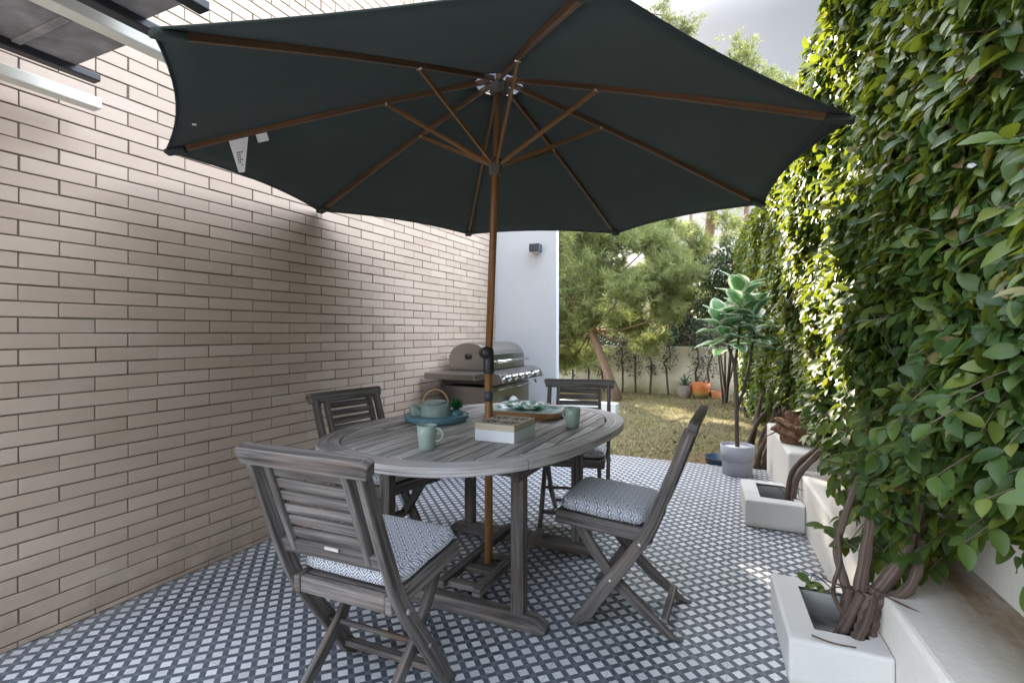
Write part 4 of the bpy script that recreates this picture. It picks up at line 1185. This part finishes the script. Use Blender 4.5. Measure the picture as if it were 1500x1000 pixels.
pine('tall dark pine left of the lawn behind the white wall', px2(770, 12.2), 12.2,
     [(0, 0, 0, .16), (.1, 0, 2, .14), (0, 0, 4.5, .10), (0, .1, 6.4, .05)],
     [clump(800, 330, 12.2, 1.2), clump(740, 300, 12.4, 1.3), clump(780, 230, 12.2, 1.3), clump(720, 380, 12.2, 1.3), clump(830, 250, 12.6, 1.0), clump(690, 240, 12.2, 1.3), clump(640, 330, 12, 1.4)],
     3600, M['far_needle'], 6, .22, .013, 18, PG)
X = px2(972, 14.5)
pine('tall pine with bare pale trunk behind the far wall, its top showing above the parasol', X, 14.5,
     [(0, 0, 0, .17), (.05, 0, 3, .15), (-.05, 0, 5.5, .12), (.1, 0, 8.2, .07), (.15, .1, 10.0, .03)],
     [clump(985, 45, 14.5, .9), clump(1008, 45, 14.3, .5, .5, .7), clump(960, 90, 14.4, 1.0), clump(935, 150, 14.4, 1.3), clump(1015, 190, 14.7, .9), clump(915, 235, 14.4, 1.1), clump(955, 20, 14.6, .8)],
     1150, M['far_needle'], 8, .2, .012, 12, PG)
X = px2(1030, 12.8)
pine('tall pine with yellow green upright tops seen between the parasol and the vines', X, 12.8,
     [(0, 0, 0, .15), (.0, 0, 2.5, .13), (.3, 0, 5, .10), (.75, 0, 7.0, .05), (.95, 0, 8.0, .02)],
     [clump(1092, 95, 12.8, .55, .6, .85), clump(1070, 130, 12.7, .65), clump(1115, 135, 12.8, .6, .6, .7), clump(1045, 90, 12.9, .35, .4, .4), clump(1140, 165, 12.9, .55), clump(1085, 190, 12.8, .8), clump(1130, 215, 12.7, .7), clump(1040, 180, 12.8, .7), clump(1070, 250, 12.6, .7), clump(1160, 125, 13.2, .4, .4, .7), clump(1065, 330, 12.6, .45)],
     2300, M['pine_needle'], 9, .17, .011, 16, PG)
pine('feathery pine behind the far wall filling the gap right of the leaning pine', px2(1005, 11.9), 11.9,
     [(0, 0, 0, .10), (.0, 0, 1.6, .09), (.1, 0, 3, .06), (.1, 0, 4.2, .03)],
     [clump(1005, 400, 11.9, .65), clump(975, 390, 12, .6), clump(1020, 370, 12.0, .5), clump(990, 450, 11.9, .6), clump(1030, 440, 11.9, .6), clump(960, 345, 12.2, .5), clump(1000, 340, 12, .35)],
     1900, M['pine_needle'], 10, .19, .011, 18, PG)
X = px2(1085, 17)
pine('distant pine with bare branches at the right of the far garden', X, 17,
     [(0, 0, 0, .15), (0, 0, 3, .12), (.2, 0, 5.5, .07), (.3, 0, 7, .03)],
     [clump(1060, 345, 17, .7), clump(1095, 335, 17, .9), clump(1040, 300, 17, .8), clump(1080, 290, 17, .9), clump(1110, 360, 17, .9)],
     420, M['far_needle'], 12, .22, .013, 11, PG)

def leafy_bush(name, label, cat, x, y, blobs, n, L, mat, seed, stems=1, group=None, wr=.5, stem_r=.02, z0=-.045, single=False):
    t = thing(name, label, cat, (x, y, z0), 0, group); g = np.random.default_rng(seed)
    org = np.array([x, y, z0]); mb = MB()
    P = []; D = []; Nn = []
    tot = sum((b[3] * b[4] * b[5]) ** .67 for b in blobs)
    for b in blobs:
        c = np.array(b[:3]) - org; rr = np.array(b[3:6]); m = int(n * (b[3] * b[4] * b[5]) ** .67 / tot)
        d = g.normal(0, 1, (m, 3)); d /= np.linalg.norm(d, axis=1, keepdims=True)
        r_ = g.uniform(.35, 1.08, (m, 1)) ** .6
        pts = c + d * rr * r_
        pts = pts[pts[:, 2] > .03]; d = d[:len(pts)]
        P.append(pts); D.append(d + g.normal(0, .5, d.shape) + np.array([0, 0, .1])); Nn.append(g.normal(0, .5, d.shape) + np.array([0, -.3, .8]))
        if not single: mb.tube([V(g.normal(0, .02), g.normal(0, .02), 0), V(c[0] * .5, c[1] * .5, c[2] * .45), V(*c)], [stem_r, stem_r * .8, stem_r * .3], 7)
    if single:
        tops = [np.array(b[:3]) - org for b in blobs]
        mb.tube([V(0, 0, 0)] + [V(*c) for c in tops], [stem_r] + [stem_r * (1 - .12 * i) for i in range(len(tops))], 8)
    mb.build('stem', M['bark'], t)
    leaf_cloud('foliage', np.concatenate(P), np.concatenate(D), np.concatenate(Nn), g.uniform(L * .6, L * 1.2, sum(len(p) for p in P)), mat, t, wr)
    return t
CG = 'young cypresses in a row before the far wall'
poses = ['first', 'second']
cyp = [(838, 'young cypress at the left end of the row, close to the white wall'), (862, 'young cypress partly behind the leaning pine trunk'), (885, 'bushy young cypress just left of the leaning trunk foot'),
       (912, 'slim young cypress just right of the leaning trunk foot'), (931, 'slim young cypress with a pale stem before the far wall'), (952, 'dark young cypress in the middle of the far wall'),
       (979, 'thin young cypress left of the grey clay pot'), (1022, 'dark young cypress behind the orange pot'), (1041, 'dark young cypress behind the small terracotta pot')]
for k, (px, lab) in enumerate(cyp):
    y = 11.05 + .04 * math.sin(k * 2); x = px2(px, y); h = 1.25 + .55 * ((k * 37) % 10) / 10
    lowc = .42 + .1 * ((k * 53) % 10) / 10
    rr_ = random.Random(k + 3)
    bl = [(x + rr_.gauss(0, .045), y + rr_.gauss(0, .04), lowc + (h - lowc) * f, rr_.uniform(.08, .22), rr_.uniform(.08, .16), rr_.uniform(.1, .26)) for f in (.0, .15, .3, .5, .62, .8, 1.0)]
    leafy_bush('cypress', lab, 'tree', x, y, bl, 620, .055, M['cypress_leaf'], 40 + k, group=CG, wr=.35, stem_r=.022, single=True)
leafy_bush('bush', 'large dark green bush behind the rubber plant at the far right corner', 'bush', px2(1062, 10.2), 10.2,
           [clump(1062, 400, 10.2, .5), clump(1050, 440, 10.1, .5), clump(1085, 380, 10.3, .55), clump(1075, 450, 10.1, .55), clump(1095, 430, 10.2, .6), clump(1040, 395, 10.3, .35)], 5200, .085, M['bush_leaf'], 77)
leafy_bush('bush', 'dark shrub hanging over the far wall beneath the pines', 'bush', px2(960, 11.75), 11.75,
           [clump(955, 490, 11.8, .55), clump(985, 480, 11.8, .55), clump(1015, 490, 11.8, .5), clump(925, 500, 11.8, .5), clump(895, 500, 11.9, .5), clump(860, 505, 11.9, .5), clump(830, 500, 11.9, .5), clump(1040, 480, 11.8, .5)], 6500, .08, M['cypress_leaf'], 78)

g = np.random.default_rng(91)
n = 26000
x = g.uniform(-16, 8, n); y = g.uniform(17, 24, n); top = 2.3 + 1.1 * np.sin(x * .9 + 1) + .7 * np.sin(x * 2.3) + np.where(x < -5, 2.2, 0)
z = top * g.uniform(0, 1, n) ** .7
tag(leaf_cloud('woodland', np.stack([x, y, z], 1), g.normal(0, 1, (n, 3)), g.normal(0, .6, (n, 3)) + np.array([0, -.3, .6]), g.uniform(.18, .4, n), M['bush_leaf'], None, .5), 'mass of distant green undergrowth beyond the far wall', 'woodland', kind='stuff')

# ------------------------------------------------------------------ climbing vines on the right
def hx(y, z):        # face of the foliage, overhanging more with height
    b = .64 - .077 * y
    b += -.10 * np.clip((z - .6) / 2.4, 0, 1) ** 1.5
    b += .05 * np.sin(y * 3.1 + z * 1.7) * np.sin(z * 3.3 + 1 + y) + .035 * np.sin(y * 7.3 + 2 * z) * np.sin(z * 6.1 - y)
    return b
def htop(y): return np.interp(y, [-1, 1.6, 2.2, 2.7, 3.3, 3.9, 5.1, 6.5, 8, 10.5], [3.2, 3.2, 3.18, 3.12, 3.02, 2.84, 2.66, 2.80, 2.98, 3.05]) + .06 * np.sin(y * 4.3) + .05 * np.sin(y * 9.7 + 1)
def hbot(y): return np.interp(y, [-1, 1.2, 1.75, 2.15, 2.6, 3.1, 3.6, 4.2, 5.0, 5.6, 6.6, 10.5], [.92, .88, .86, .68, .60, .58, .74, .78, .72, .60, .28, .1]) + .06 * np.sin(y * 11.3) + .05 * np.sin(y * 23.1)
def vine(label, y0, y1, n, seed, trunk_fn, Lr):
    t = thing('climbing_vine', label, 'vine', (fx((y0 + y1) / 2) + .2, (y0 + y1) / 2, 0), 0, 'climbing vines covering the garden wall')
    org = np.array([fx((y0 + y1) / 2) + .2, (y0 + y1) / 2, 0]); g = np.random.default_rng(seed)
    y = g.uniform(y0, y1, n); zt = htop(y); zb = hbot(y)
    z = zb + (zt - zb) * g.uniform(0, 1, n) + g.normal(0, .03, n)
    dep = np.minimum(g.exponential(.085, n), .42) - .03
    # thin the mass in patches so depth and gaps read
    k = np.sin(y * 5.2 + 3 * np.sin(z * 2.1)) * np.sin(z * 5.9 + 2 * np.sin(y * 1.7)) + .5 * np.sin(y * 13 + z * 9)
    dep = dep + .05 * np.clip(k, 0, 1)
    # droop fringes at the bottom swing forward
    x = hx(y, z) + dep
    # round the top over
    tt = np.clip((z - (zt - .5)) / .5, 0, 1); x += .28 * tt ** 2
    P = np.stack([x, y, z], 1) - org
    nrm = np.stack([-np.ones(n) * .9, g.normal(-.15, .35, n), g.uniform(.1, .95, n)], 1)
    D = np.stack([g.normal(-.45, .45, n), g.normal(0, .75, n), g.normal(-.35, .5, n)], 1)
    Ls = g.uniform(Lr[0], Lr[1], n) * (1 + .25 * (g.uniform(0, 1, n) > .9))
    leaf_cloud('foliage', P, D, nrm, Ls, M['hedge_leaf'], t, .56, .24, .32, fine=(y0 < 4))
    mb = MB()
    m = int((y1 - y0) * 38)
    for i in range(m):        # twigs and runners among the leaves
        yy = g.uniform(y0, y1); zz = g.uniform(hbot(yy), htop(yy) - .5); p = np.array([hx(yy, zz) + g.uniform(-.02, .12), yy, zz]) - org
        d = np.array([g.normal(-.1, .2), g.normal(0, 1), g.normal(.1, .7)]); d /= np.linalg.norm(d); l_ = g.uniform(.15, .4)
        q1 = p + d * l_ * .5 + g.normal(0, .02, 3); q2 = p + d * l_ + g.normal(0, .04, 3)
        Q_ = smooth([V(*p), V(*((p + q1) / 2 + g.normal(0, .012, 3))), V(*q1), V(*q2)], 2); mb.tube(Q_, [.0026 - .0014 * i_ / len(Q_) for i_ in range(len(Q_))], 5, cap=False)
    tag(mb.build('twigs', M['vine_bark'], t), kind='stuff')
    trunk_fn(t, lambda *a: V(*a) - V(*org))
    return t, org
def wob(a, b, n, amp, seed, tw=0):
    g = random.Random(seed); P = []
    for i in range(n + 1):
        f = i / n; p = Vector(a).lerp(Vector(b), f)
        if 0 < i < n: p += V(g.gauss(0, amp), g.gauss(0, amp), g.gauss(0, amp * .4))
        P.append(p)
    return P
def smooth(P, k=3):
    Q = [Vector(p) for p in P]
    for _ in range(k):
        N = [Q[0]]
        for a, b in zip(Q, Q[1:]): N += [a.lerp(b, .25), a.lerp(b, .75)]
        N.append(Q[-1]); Q = N
    return Q
def stem(t, W, pts, r0, r1, n=9, name='stem'):
    mb = MB(); limb(mb, W, pts, r0, r1, n); return mb.build(name, M['vine_bark'], t)
def limb(mb, W, pts, r0, r1, n=9):
    Q = smooth(pts, 2); m = len(Q)
    rs = [(r0 + (r1 - r0) * i / (m - 1)) * (1 + .10 * math.sin(i * 1.9 + r0 * 500) + .05 * math.sin(i * 4.1)) for i in range(m)]
    mb.tube([W(*q) for q in Q], rs, n)
def trunk_near(t, W):
    mb = MB()
    # four stems twisted round one another, then spreading
    B = V(.335, 2.20, .02)
    for k in range(9):
        a0 = k * .698
        P = []
        for i in range(7):
            f = i / 6; a = a0 + 1.5 * f + .35 * math.sin(k * 9 + f * 2); r = .056 - .020 * f + .008 * math.sin(k * 5 + f * 5)
            P.append(B + V(r * math.cos(a) + .045 * f, r * math.sin(a) + .02 * f, .30 * f))
        limb(mb, W, P, .0215 + .006 * math.sin(k * 3.3), .016)
    mb.build('trunk', M['vine_bark'], t)
    c = B + V(.045, .02, .29)
    stem(t, W, [c + V(-.03, 0, -.10), c + V(-.06, .01, .03), c + V(-.085, .02, .13), c + V(-.06, .03, .24), c + V(.0, .05, .42)], .018, .011)
    stem(t, W, [c + V(-.02, 0, -.06), c + V(.0, 0, .08), c + V(.02, .02, .2), c + V(.06, .05, .45), c + V(.12, 0, .8)], .026, .014)
    stem(t, W, [c + V(.01, 0, -.04), c + V(.07, -.02, .07), c + V(.11, -.04, .16), c + V(.14, -.08, .36), c + V(.18, -.2, .8)], .029, .014)
    stem(t, W, [c + V(.02, -.01, -.03), c + V(.10, -.03, .02), c + V(.135, -.05, .08), c + V(.16, -.05, .2), c + V(.2, .2, .7)], .024, .010)
    stem(t, W, [c + V(-.03, -.01, -.12), c + V(-.085, -.01, -.06), c + V(-.10, -.01, .0), c + V(-.07, .0, .09), c + V(-.08, .0, .2)], .009, .006)
    for s, e in (((.06, -.03, .02), (.10, -.16, -.10)), ((.0, -.03, .04), (.30, -.22, -.02)), ((-.06, .0, .0), (-.14, -.05, .06)), ((-.05, 0, .02), (-.12, .02, -.03)), ((.0, -.04, -.15), (.07, -.12, -.20))):
        P = wob(c + V(*s), c + V(*e), 4, .015, int(abs(s[0] * 1000) + abs(e[1]) * 1000)); stem(t, W, P, .004, .002, 6)
def trunk_mid(t, W):
    A = V(.225, 3.83, .02)
    stem(t, W, [A, A + V(.01, 0, .16), A + V(.03, .02, .30), A + V(.10, .03, .40), A + V(.20, .0, .50), A + V(.27, 0, .66), A + V(.30, 0, 1.0)], .017, .016)
    B = V(.265, 3.80, .02)
    stem(t, W, [B, B + V(.0, .0, .15), B + V(.015, .01, .27), B + V(.07, .02, .36), B + V(.15, .0, .46), B + V(.22, 0, .62), B + V(.24, 0, 1.0)], .018, .019)
    stem(t, W, [A + V(.0, 0, .15), A + V(-.03, -.02, .20), A + V(-.06, -.03, .22)], .003, .002, 6)
    stem(t, W, [B + V(.02, 0, .22), B + V(.10, -.03, .20), B + V(.16, -.05, .21)], .003, .002, 6)
def trunk_far(t, W):
    for k, (b, pts) in enumerate([((.06, 5.36, -.04), [(0, 0, 0), (.04, 0, .14), (.05, .05, .32), (.16, .1, .48), (.30, .1, .62), (.36, .1, 1.0)]),
                                  ((.10, 5.30, -.04), [(0, 0, 0), (-.03, 0, .12), (.05, .02, .3), (.10, .0, .45), (.14, 0, .7)]),
                                  ((.13, 5.34, -.04), [(0, 0, 0), (.03, 0, .2), (.12, .02, .38), (.2, .05, .55), (.25, 0, .9)]),
                                  ((-.02, 5.95, -.04), [(0, 0, 0), (.06, 0, .25), (.16, 0, .45), (.30, 0, .55), (.38, 0, .9)]),
                                  ((.02, 6.0, -.04), [(0, 0, 0), (.05, 0, .3), (.10, .1, .6), (.2, 0, .9)]),
                                  ((-.02, 8.6, -.04), [(0, 0, 0), (-.08, 0, .25), (.05, .1, .5), (.2, 0, .8)]),
                                  ((-.10, 9.3, -.04), [(0, 0, 0), (-.14, 0, .22), (-.02, .1, .5), (.2, 0, .8)])]):
        stem(t, W, [V(*b) + V(*p) for p in pts], .026 if k < 5 else .03, .014)
LEAF = (.058, .092)
vn, vo = vine('nearest climbing vine with a thick twisted trunk rising from the foreground planter', -.2, 3.0, 50000, 21, trunk_near, (.044, .072))
vm, _ = vine('climbing vine whose two thin stems bend out of the far planter', 3.0, 4.75, 27000, 22, trunk_mid, (.048, .078))
vf, _ = vine('climbing vine beyond the terrace with several bare stems behind the rubber plant', 4.75, 10.4, 62000, 23, trunk_far, (.046, .074))
# sprigs hanging free of the mass, leaves standing around a twig
def sprigs(t, org, lst, seed):
    g = np.random.default_rng(seed); P = []; D = []; Nn = []; Ls = []; mb = MB()
    for (a, b, n, L) in lst:
        a = np.array(a) - org; b = np.array(b) - org
        mid = (a + b) / 2 + np.array([0, 0, .02]) + g.normal(0, .012, 3); Q_ = smooth([V(*a), V(*mid), V(*b)], 3); mb.tube(Q_, [.0024 - .0014 * i_ / len(Q_) for i_ in range(len(Q_))], 6)
        ax = (b - a) / np.linalg.norm(b - a)
        for i in range(n):
            f = .25 + .8 * i / max(1, n - 1); p = a + (b - a) * min(f, 1)
            sd = np.cross(ax, [0, 0, 1.0]) * (1 if i % 2 else -1)
            P.append(p); D.append(ax * .6 + sd * .7 + g.normal(0, .25, 3) + np.array([0, 0, -.15])); Nn.append(np.array([-.4, -.3, .8]) + g.normal(0, .3, 3)); Ls.append(L * g.uniform(.75, 1.15))
    leaf_cloud('sprig_leaves', P, D, Nn, Ls, M['hedge_leaf'], t, .54, .2, .25, fine=True)
    tag(mb.build('sprig_twigs', M['vine_bark'], t), kind='stuff')
nl = []
g_ = random.Random(5)
for k in range(70):
    y = g_.uniform(1.15, 3.0); z = hbot(y) + g_.uniform(.04, .3); x = float(hx(np.array(y), np.array(z)))
    nl.append(((x + .08, y, z + .05), (x - g_.uniform(.03, .14), y + g_.uniform(-.1, .1), z - g_.uniform(.0, .12)), 9, .056 if y < 1.9 else .066))
for k in range(22):
    y = g_.uniform(.9, 3.0); z = g_.uniform(.8, 2.9); x = float(hx(np.array(y), np.array(z)))
    nl.append(((x + .06, y, z), (x - g_.uniform(.05, .12), y + g_.uniform(-.1, .1), z + g_.uniform(-.06, .1)), 8, .066))
for k in range(40):
    y = g_.uniform(2.15, 2.95); z = g_.uniform(.42, .70); x = fx(y) + g_.uniform(.02, .25)
    nl.append(((x + .10, y, z + .08), (x - g_.uniform(.03, .12), y + g_.uniform(-.12, .12), z - g_.uniform(.02, .12)), 9, .066))
c_ = (.335, 2.2, .3)
nl.append(((.29, 2.20, .30), (.205, 2.16, .335), 6, .06)); nl.append(((.37, 2.24, .45), (.27, 2.3, .50), 7, .075))
sprigs(vn, vo, nl, 51)
ml = [((.22, 3.83, .20), (.13, 3.80, .25), 6, .065)]
for k in range(60):
    y = g_.uniform(3.0, 4.75); z = hbot(y) + g_.uniform(-.05, .3); x = float(hx(np.array(y), np.array(z)))
    ml.append(((x + .08, y, z + .05), (x - g_.uniform(.03, .12), y + g_.uniform(-.1, .1), z - g_.uniform(.0, .12)), 7, .08))
sprigs(vm, _, ml, 52)

# dry root clump on the far ledge block, dead twigs
mb = MB(); mb.sm = True
gz = random.Random(9)
def rockp(u, v):
    th = v * 2 * PI; ph = (u - .5) * PI
    d = V(math.cos(ph) * math.cos(th), math.cos(ph) * math.sin(th), math.sin(ph))
    k = 1 + .18 * math.sin(7 * d.x + 2) * math.sin(6 * d.y) + .16 * math.sin(11 * d.z + 4 * d.x) + .08 * math.sin(19 * d.y + 9 * d.z)
    return V(d.x * .15 * k, d.y * .13 * k, max(-.10, d.z * .12 * k))
mb.grid(rockp, 22, 40, wrap=True)
rk = thing('root_clump', 'lumpy reddish brown dry root clump on the raised ledge block', 'root clump', (.345, 4.30, .54))
mb.build('stump', M['rock'], rk, smooth=True)
mb = MB()
for k in range(16):
    a = gz.uniform(0, 2 * PI); p = V(.12 * math.cos(a), .11 * math.sin(a), gz.uniform(-.05, .08)); q = p * 1.25 + V(gz.gauss(0, .05), gz.gauss(0, .05), gz.uniform(-.02, .14))
    mb.tube([p * .8, (p + q) / 2 + V(0, 0, .02), q], [.007, .005, .003], 6)
mb.build('roots', M['vine_bark'], rk)
mb = MB(); limb(mb, lambda *a: V(*a), [V(.205, 2.095, .178), V(.25, 2.075, .178), V(.29, 2.072, .177), V(.335, 2.078, .177)], .0035, .0025, 6)
tag(mb.build('twig', M['vine_bark']), 'thin dead twig lying on the rim of the foreground planter', 'twig')

# ------------------------------------------------------------------ grass and litter
g = np.random.default_rng(31)
n = 52000
x = g.uniform(-4.6, .35, n); y = 5.22 + 6.0 * g.uniform(0, 1, n) ** 1.3
dens = .5 + .5 * np.sin(x * 2.3 + 1.5 * np.sin(y * 1.1)) * np.sin(y * 1.9 + x)
bare = np.clip((x + 1.25) / .8, 0, 1) * np.clip(1 - (y - 5.2) / 1.1, 0, 1)
keep = (g.uniform(0, 1, n) < (.35 + .65 * dens) * (1 - .85 * bare))
x, y = x[keep], y[keep]; n = len(x)
h = g.uniform(.012, .04, n); a = g.uniform(0, 2 * PI, n); w = g.uniform(.003, .006, n)
lean = g.normal(0, .022, (n, 2))
b = np.stack([x, y, np.full(n, -.045)], 1); s_ = np.stack([np.cos(a), np.sin(a), np.zeros(n)], 1) * w[:, None]
tip = b + np.stack([lean[:, 0], lean[:, 1], h], 1)
tag(np_mesh('grass', np.stack([b - s_, b + s_, tip], 1).reshape(-1, 3), np.arange(n * 3), np.full(n, 3), M['grass']), 'short dry grass on the lawn', 'grass', kind='stuff')
n = 1500
x = g.uniform(-3.5, .3, n); y = g.uniform(5.25, 10.8, n)
P = np.stack([x, y, np.full(n, -.035) + g.uniform(0, .015, n)], 1)
tag(leaf_cloud('fallen_leaves', P, np.stack([g.normal(0, 1, n), g.normal(0, 1, n), g.normal(0, .15, n)], 1), np.stack([g.normal(0, .3, n), g.normal(0, .3, n), np.ones(n)], 1), g.uniform(.03, .07, n), M['dead_leaf'], None, .45), 'dry brown leaves scattered over the lawn', 'leaves', kind='stuff')
n = 60
x = g.uniform(-1.2, .40, n) ; y = g.uniform(1.6, 5.1, n); keep = x < fx(y) - .03; x, y = x[keep], y[keep]; n = len(x)
P = np.stack([x, y, np.full(n, .003)], 1)
tag(leaf_cloud('leaf_litter', P, np.stack([g.normal(0, 1, n), g.normal(0, 1, n), np.full(n, .05)], 1), np.stack([g.normal(0, .1, n), g.normal(0, .1, n), np.ones(n)], 1), g.uniform(.008, .02, n), M['dead_leaf'], None, .5), 'tiny dry leaf crumbs on the tiles', 'leaves', kind='stuff')

# ------------------------------------------------------------------ light, sky, camera
SUN_AZ = V(-.62, .785, 0).normalized(); SUN_EL = R(25)
sun = bpy.data.objects.new('sun', bpy.data.lights.new('sun', 'SUN')); COL.objects.link(sun)
sun.data.energy = 4.2; sun.data.angle = R(.55); sun.data.color = (1, .90, .72)
sd_ = V(SUN_AZ.x * math.cos(SUN_EL), SUN_AZ.y * math.cos(SUN_EL), math.sin(SUN_EL))
sun.rotation_euler = sd_.to_track_quat('Z', 'Y').to_euler()
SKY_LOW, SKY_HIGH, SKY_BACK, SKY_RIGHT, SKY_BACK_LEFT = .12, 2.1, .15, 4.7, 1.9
w = bpy.data.worlds.new('World'); scene.world = w; w.use_nodes = True
nt = w.node_tree; nt.nodes.clear()
wo = nt.nodes.new('ShaderNodeOutputWorld'); bg = nt.nodes.new('ShaderNodeBackground'); sk = nt.nodes.new('ShaderNodeTexSky')
sk.sky_type = 'NISHITA'; sk.sun_disc = False; sk.sun_elevation = SUN_EL
sk.sun_rotation = math.atan2(SUN_AZ.x, SUN_AZ.y)
sk.air_density = 1.0; sk.dust_density = 2.5; sk.ozone_density = 1.0
# sky strength shaped by direction as added fill: overhead, right, behind left; grey low ahead
def wn(tp, **k):
    n = nt.nodes.new(tp)
    for a_, v_ in k.items(): setattr(n, a_, v_)
    return n
hs_ = wn('ShaderNodeHueSaturation'); hs_.inputs['Saturation'].default_value = .45; nt.links.new(sk.outputs[0], hs_.inputs['Color'])
tc = wn('ShaderNodeTexCoord'); sx_ = wn('ShaderNodeSeparateXYZ'); nt.links.new(tc.outputs['Generated'], sx_.inputs[0])
def mr(sock, f0, f1, t0, t1):
    n = wn('ShaderNodeMapRange', interpolation_type='SMOOTHSTEP'); nt.links.new(sock, n.inputs[0])
    for i_, v_ in zip((1, 2, 3, 4), (f0, f1, t0, t1)): n.inputs[i_].default_value = v_
    return n.outputs[0]
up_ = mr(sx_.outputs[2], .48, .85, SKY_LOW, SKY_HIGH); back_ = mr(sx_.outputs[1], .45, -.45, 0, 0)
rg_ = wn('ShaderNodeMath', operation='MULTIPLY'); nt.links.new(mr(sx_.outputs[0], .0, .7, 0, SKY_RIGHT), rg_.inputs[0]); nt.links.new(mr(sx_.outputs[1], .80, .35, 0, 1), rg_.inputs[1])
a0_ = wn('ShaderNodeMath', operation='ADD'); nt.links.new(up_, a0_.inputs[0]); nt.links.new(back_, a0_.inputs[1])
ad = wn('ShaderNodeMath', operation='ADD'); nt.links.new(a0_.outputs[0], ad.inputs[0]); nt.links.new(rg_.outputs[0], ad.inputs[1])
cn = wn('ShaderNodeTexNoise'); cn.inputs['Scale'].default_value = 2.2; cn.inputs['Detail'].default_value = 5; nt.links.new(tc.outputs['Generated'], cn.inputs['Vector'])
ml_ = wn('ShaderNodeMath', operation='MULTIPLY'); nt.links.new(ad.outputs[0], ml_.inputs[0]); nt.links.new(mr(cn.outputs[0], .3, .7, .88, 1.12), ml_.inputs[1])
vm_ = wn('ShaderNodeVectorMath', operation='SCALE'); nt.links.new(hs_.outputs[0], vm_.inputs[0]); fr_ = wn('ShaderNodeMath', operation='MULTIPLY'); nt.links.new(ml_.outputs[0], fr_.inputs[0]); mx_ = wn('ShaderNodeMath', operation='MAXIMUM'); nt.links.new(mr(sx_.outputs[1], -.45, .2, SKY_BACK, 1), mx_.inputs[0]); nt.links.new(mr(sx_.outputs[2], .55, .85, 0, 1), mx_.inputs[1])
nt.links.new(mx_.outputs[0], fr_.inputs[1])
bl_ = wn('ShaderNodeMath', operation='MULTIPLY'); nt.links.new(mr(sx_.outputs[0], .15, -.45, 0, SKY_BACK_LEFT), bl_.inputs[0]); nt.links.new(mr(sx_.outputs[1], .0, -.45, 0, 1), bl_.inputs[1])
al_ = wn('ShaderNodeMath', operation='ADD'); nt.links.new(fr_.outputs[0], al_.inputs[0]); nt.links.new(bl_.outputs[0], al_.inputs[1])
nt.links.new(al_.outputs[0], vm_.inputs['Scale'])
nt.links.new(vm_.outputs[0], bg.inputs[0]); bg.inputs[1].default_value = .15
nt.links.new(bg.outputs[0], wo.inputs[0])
cam = bpy.data.cameras.new('camera'); co = bpy.data.objects.new('camera', cam); COL.objects.link(co)
co.location = CAM; co.rotation_euler = (R(90), 0, math.atan(346 / 750.0))
cam.lens = 18; cam.sensor_width = 36; cam.shift_y = -13 / 1500.0; cam.clip_start = .05; cam.clip_end = 500
scene.camera = co
scene.view_settings.view_transform = 'Standard'; scene.view_settings.look = 'None'
scene.view_settings.exposure = 2.75; scene.view_settings.gamma = 1
scene.render.engine = 'CYCLES'
scene.cycles.max_bounces = 10; scene.cycles.diffuse_bounces = 5; scene.cycles.use_denoising = True
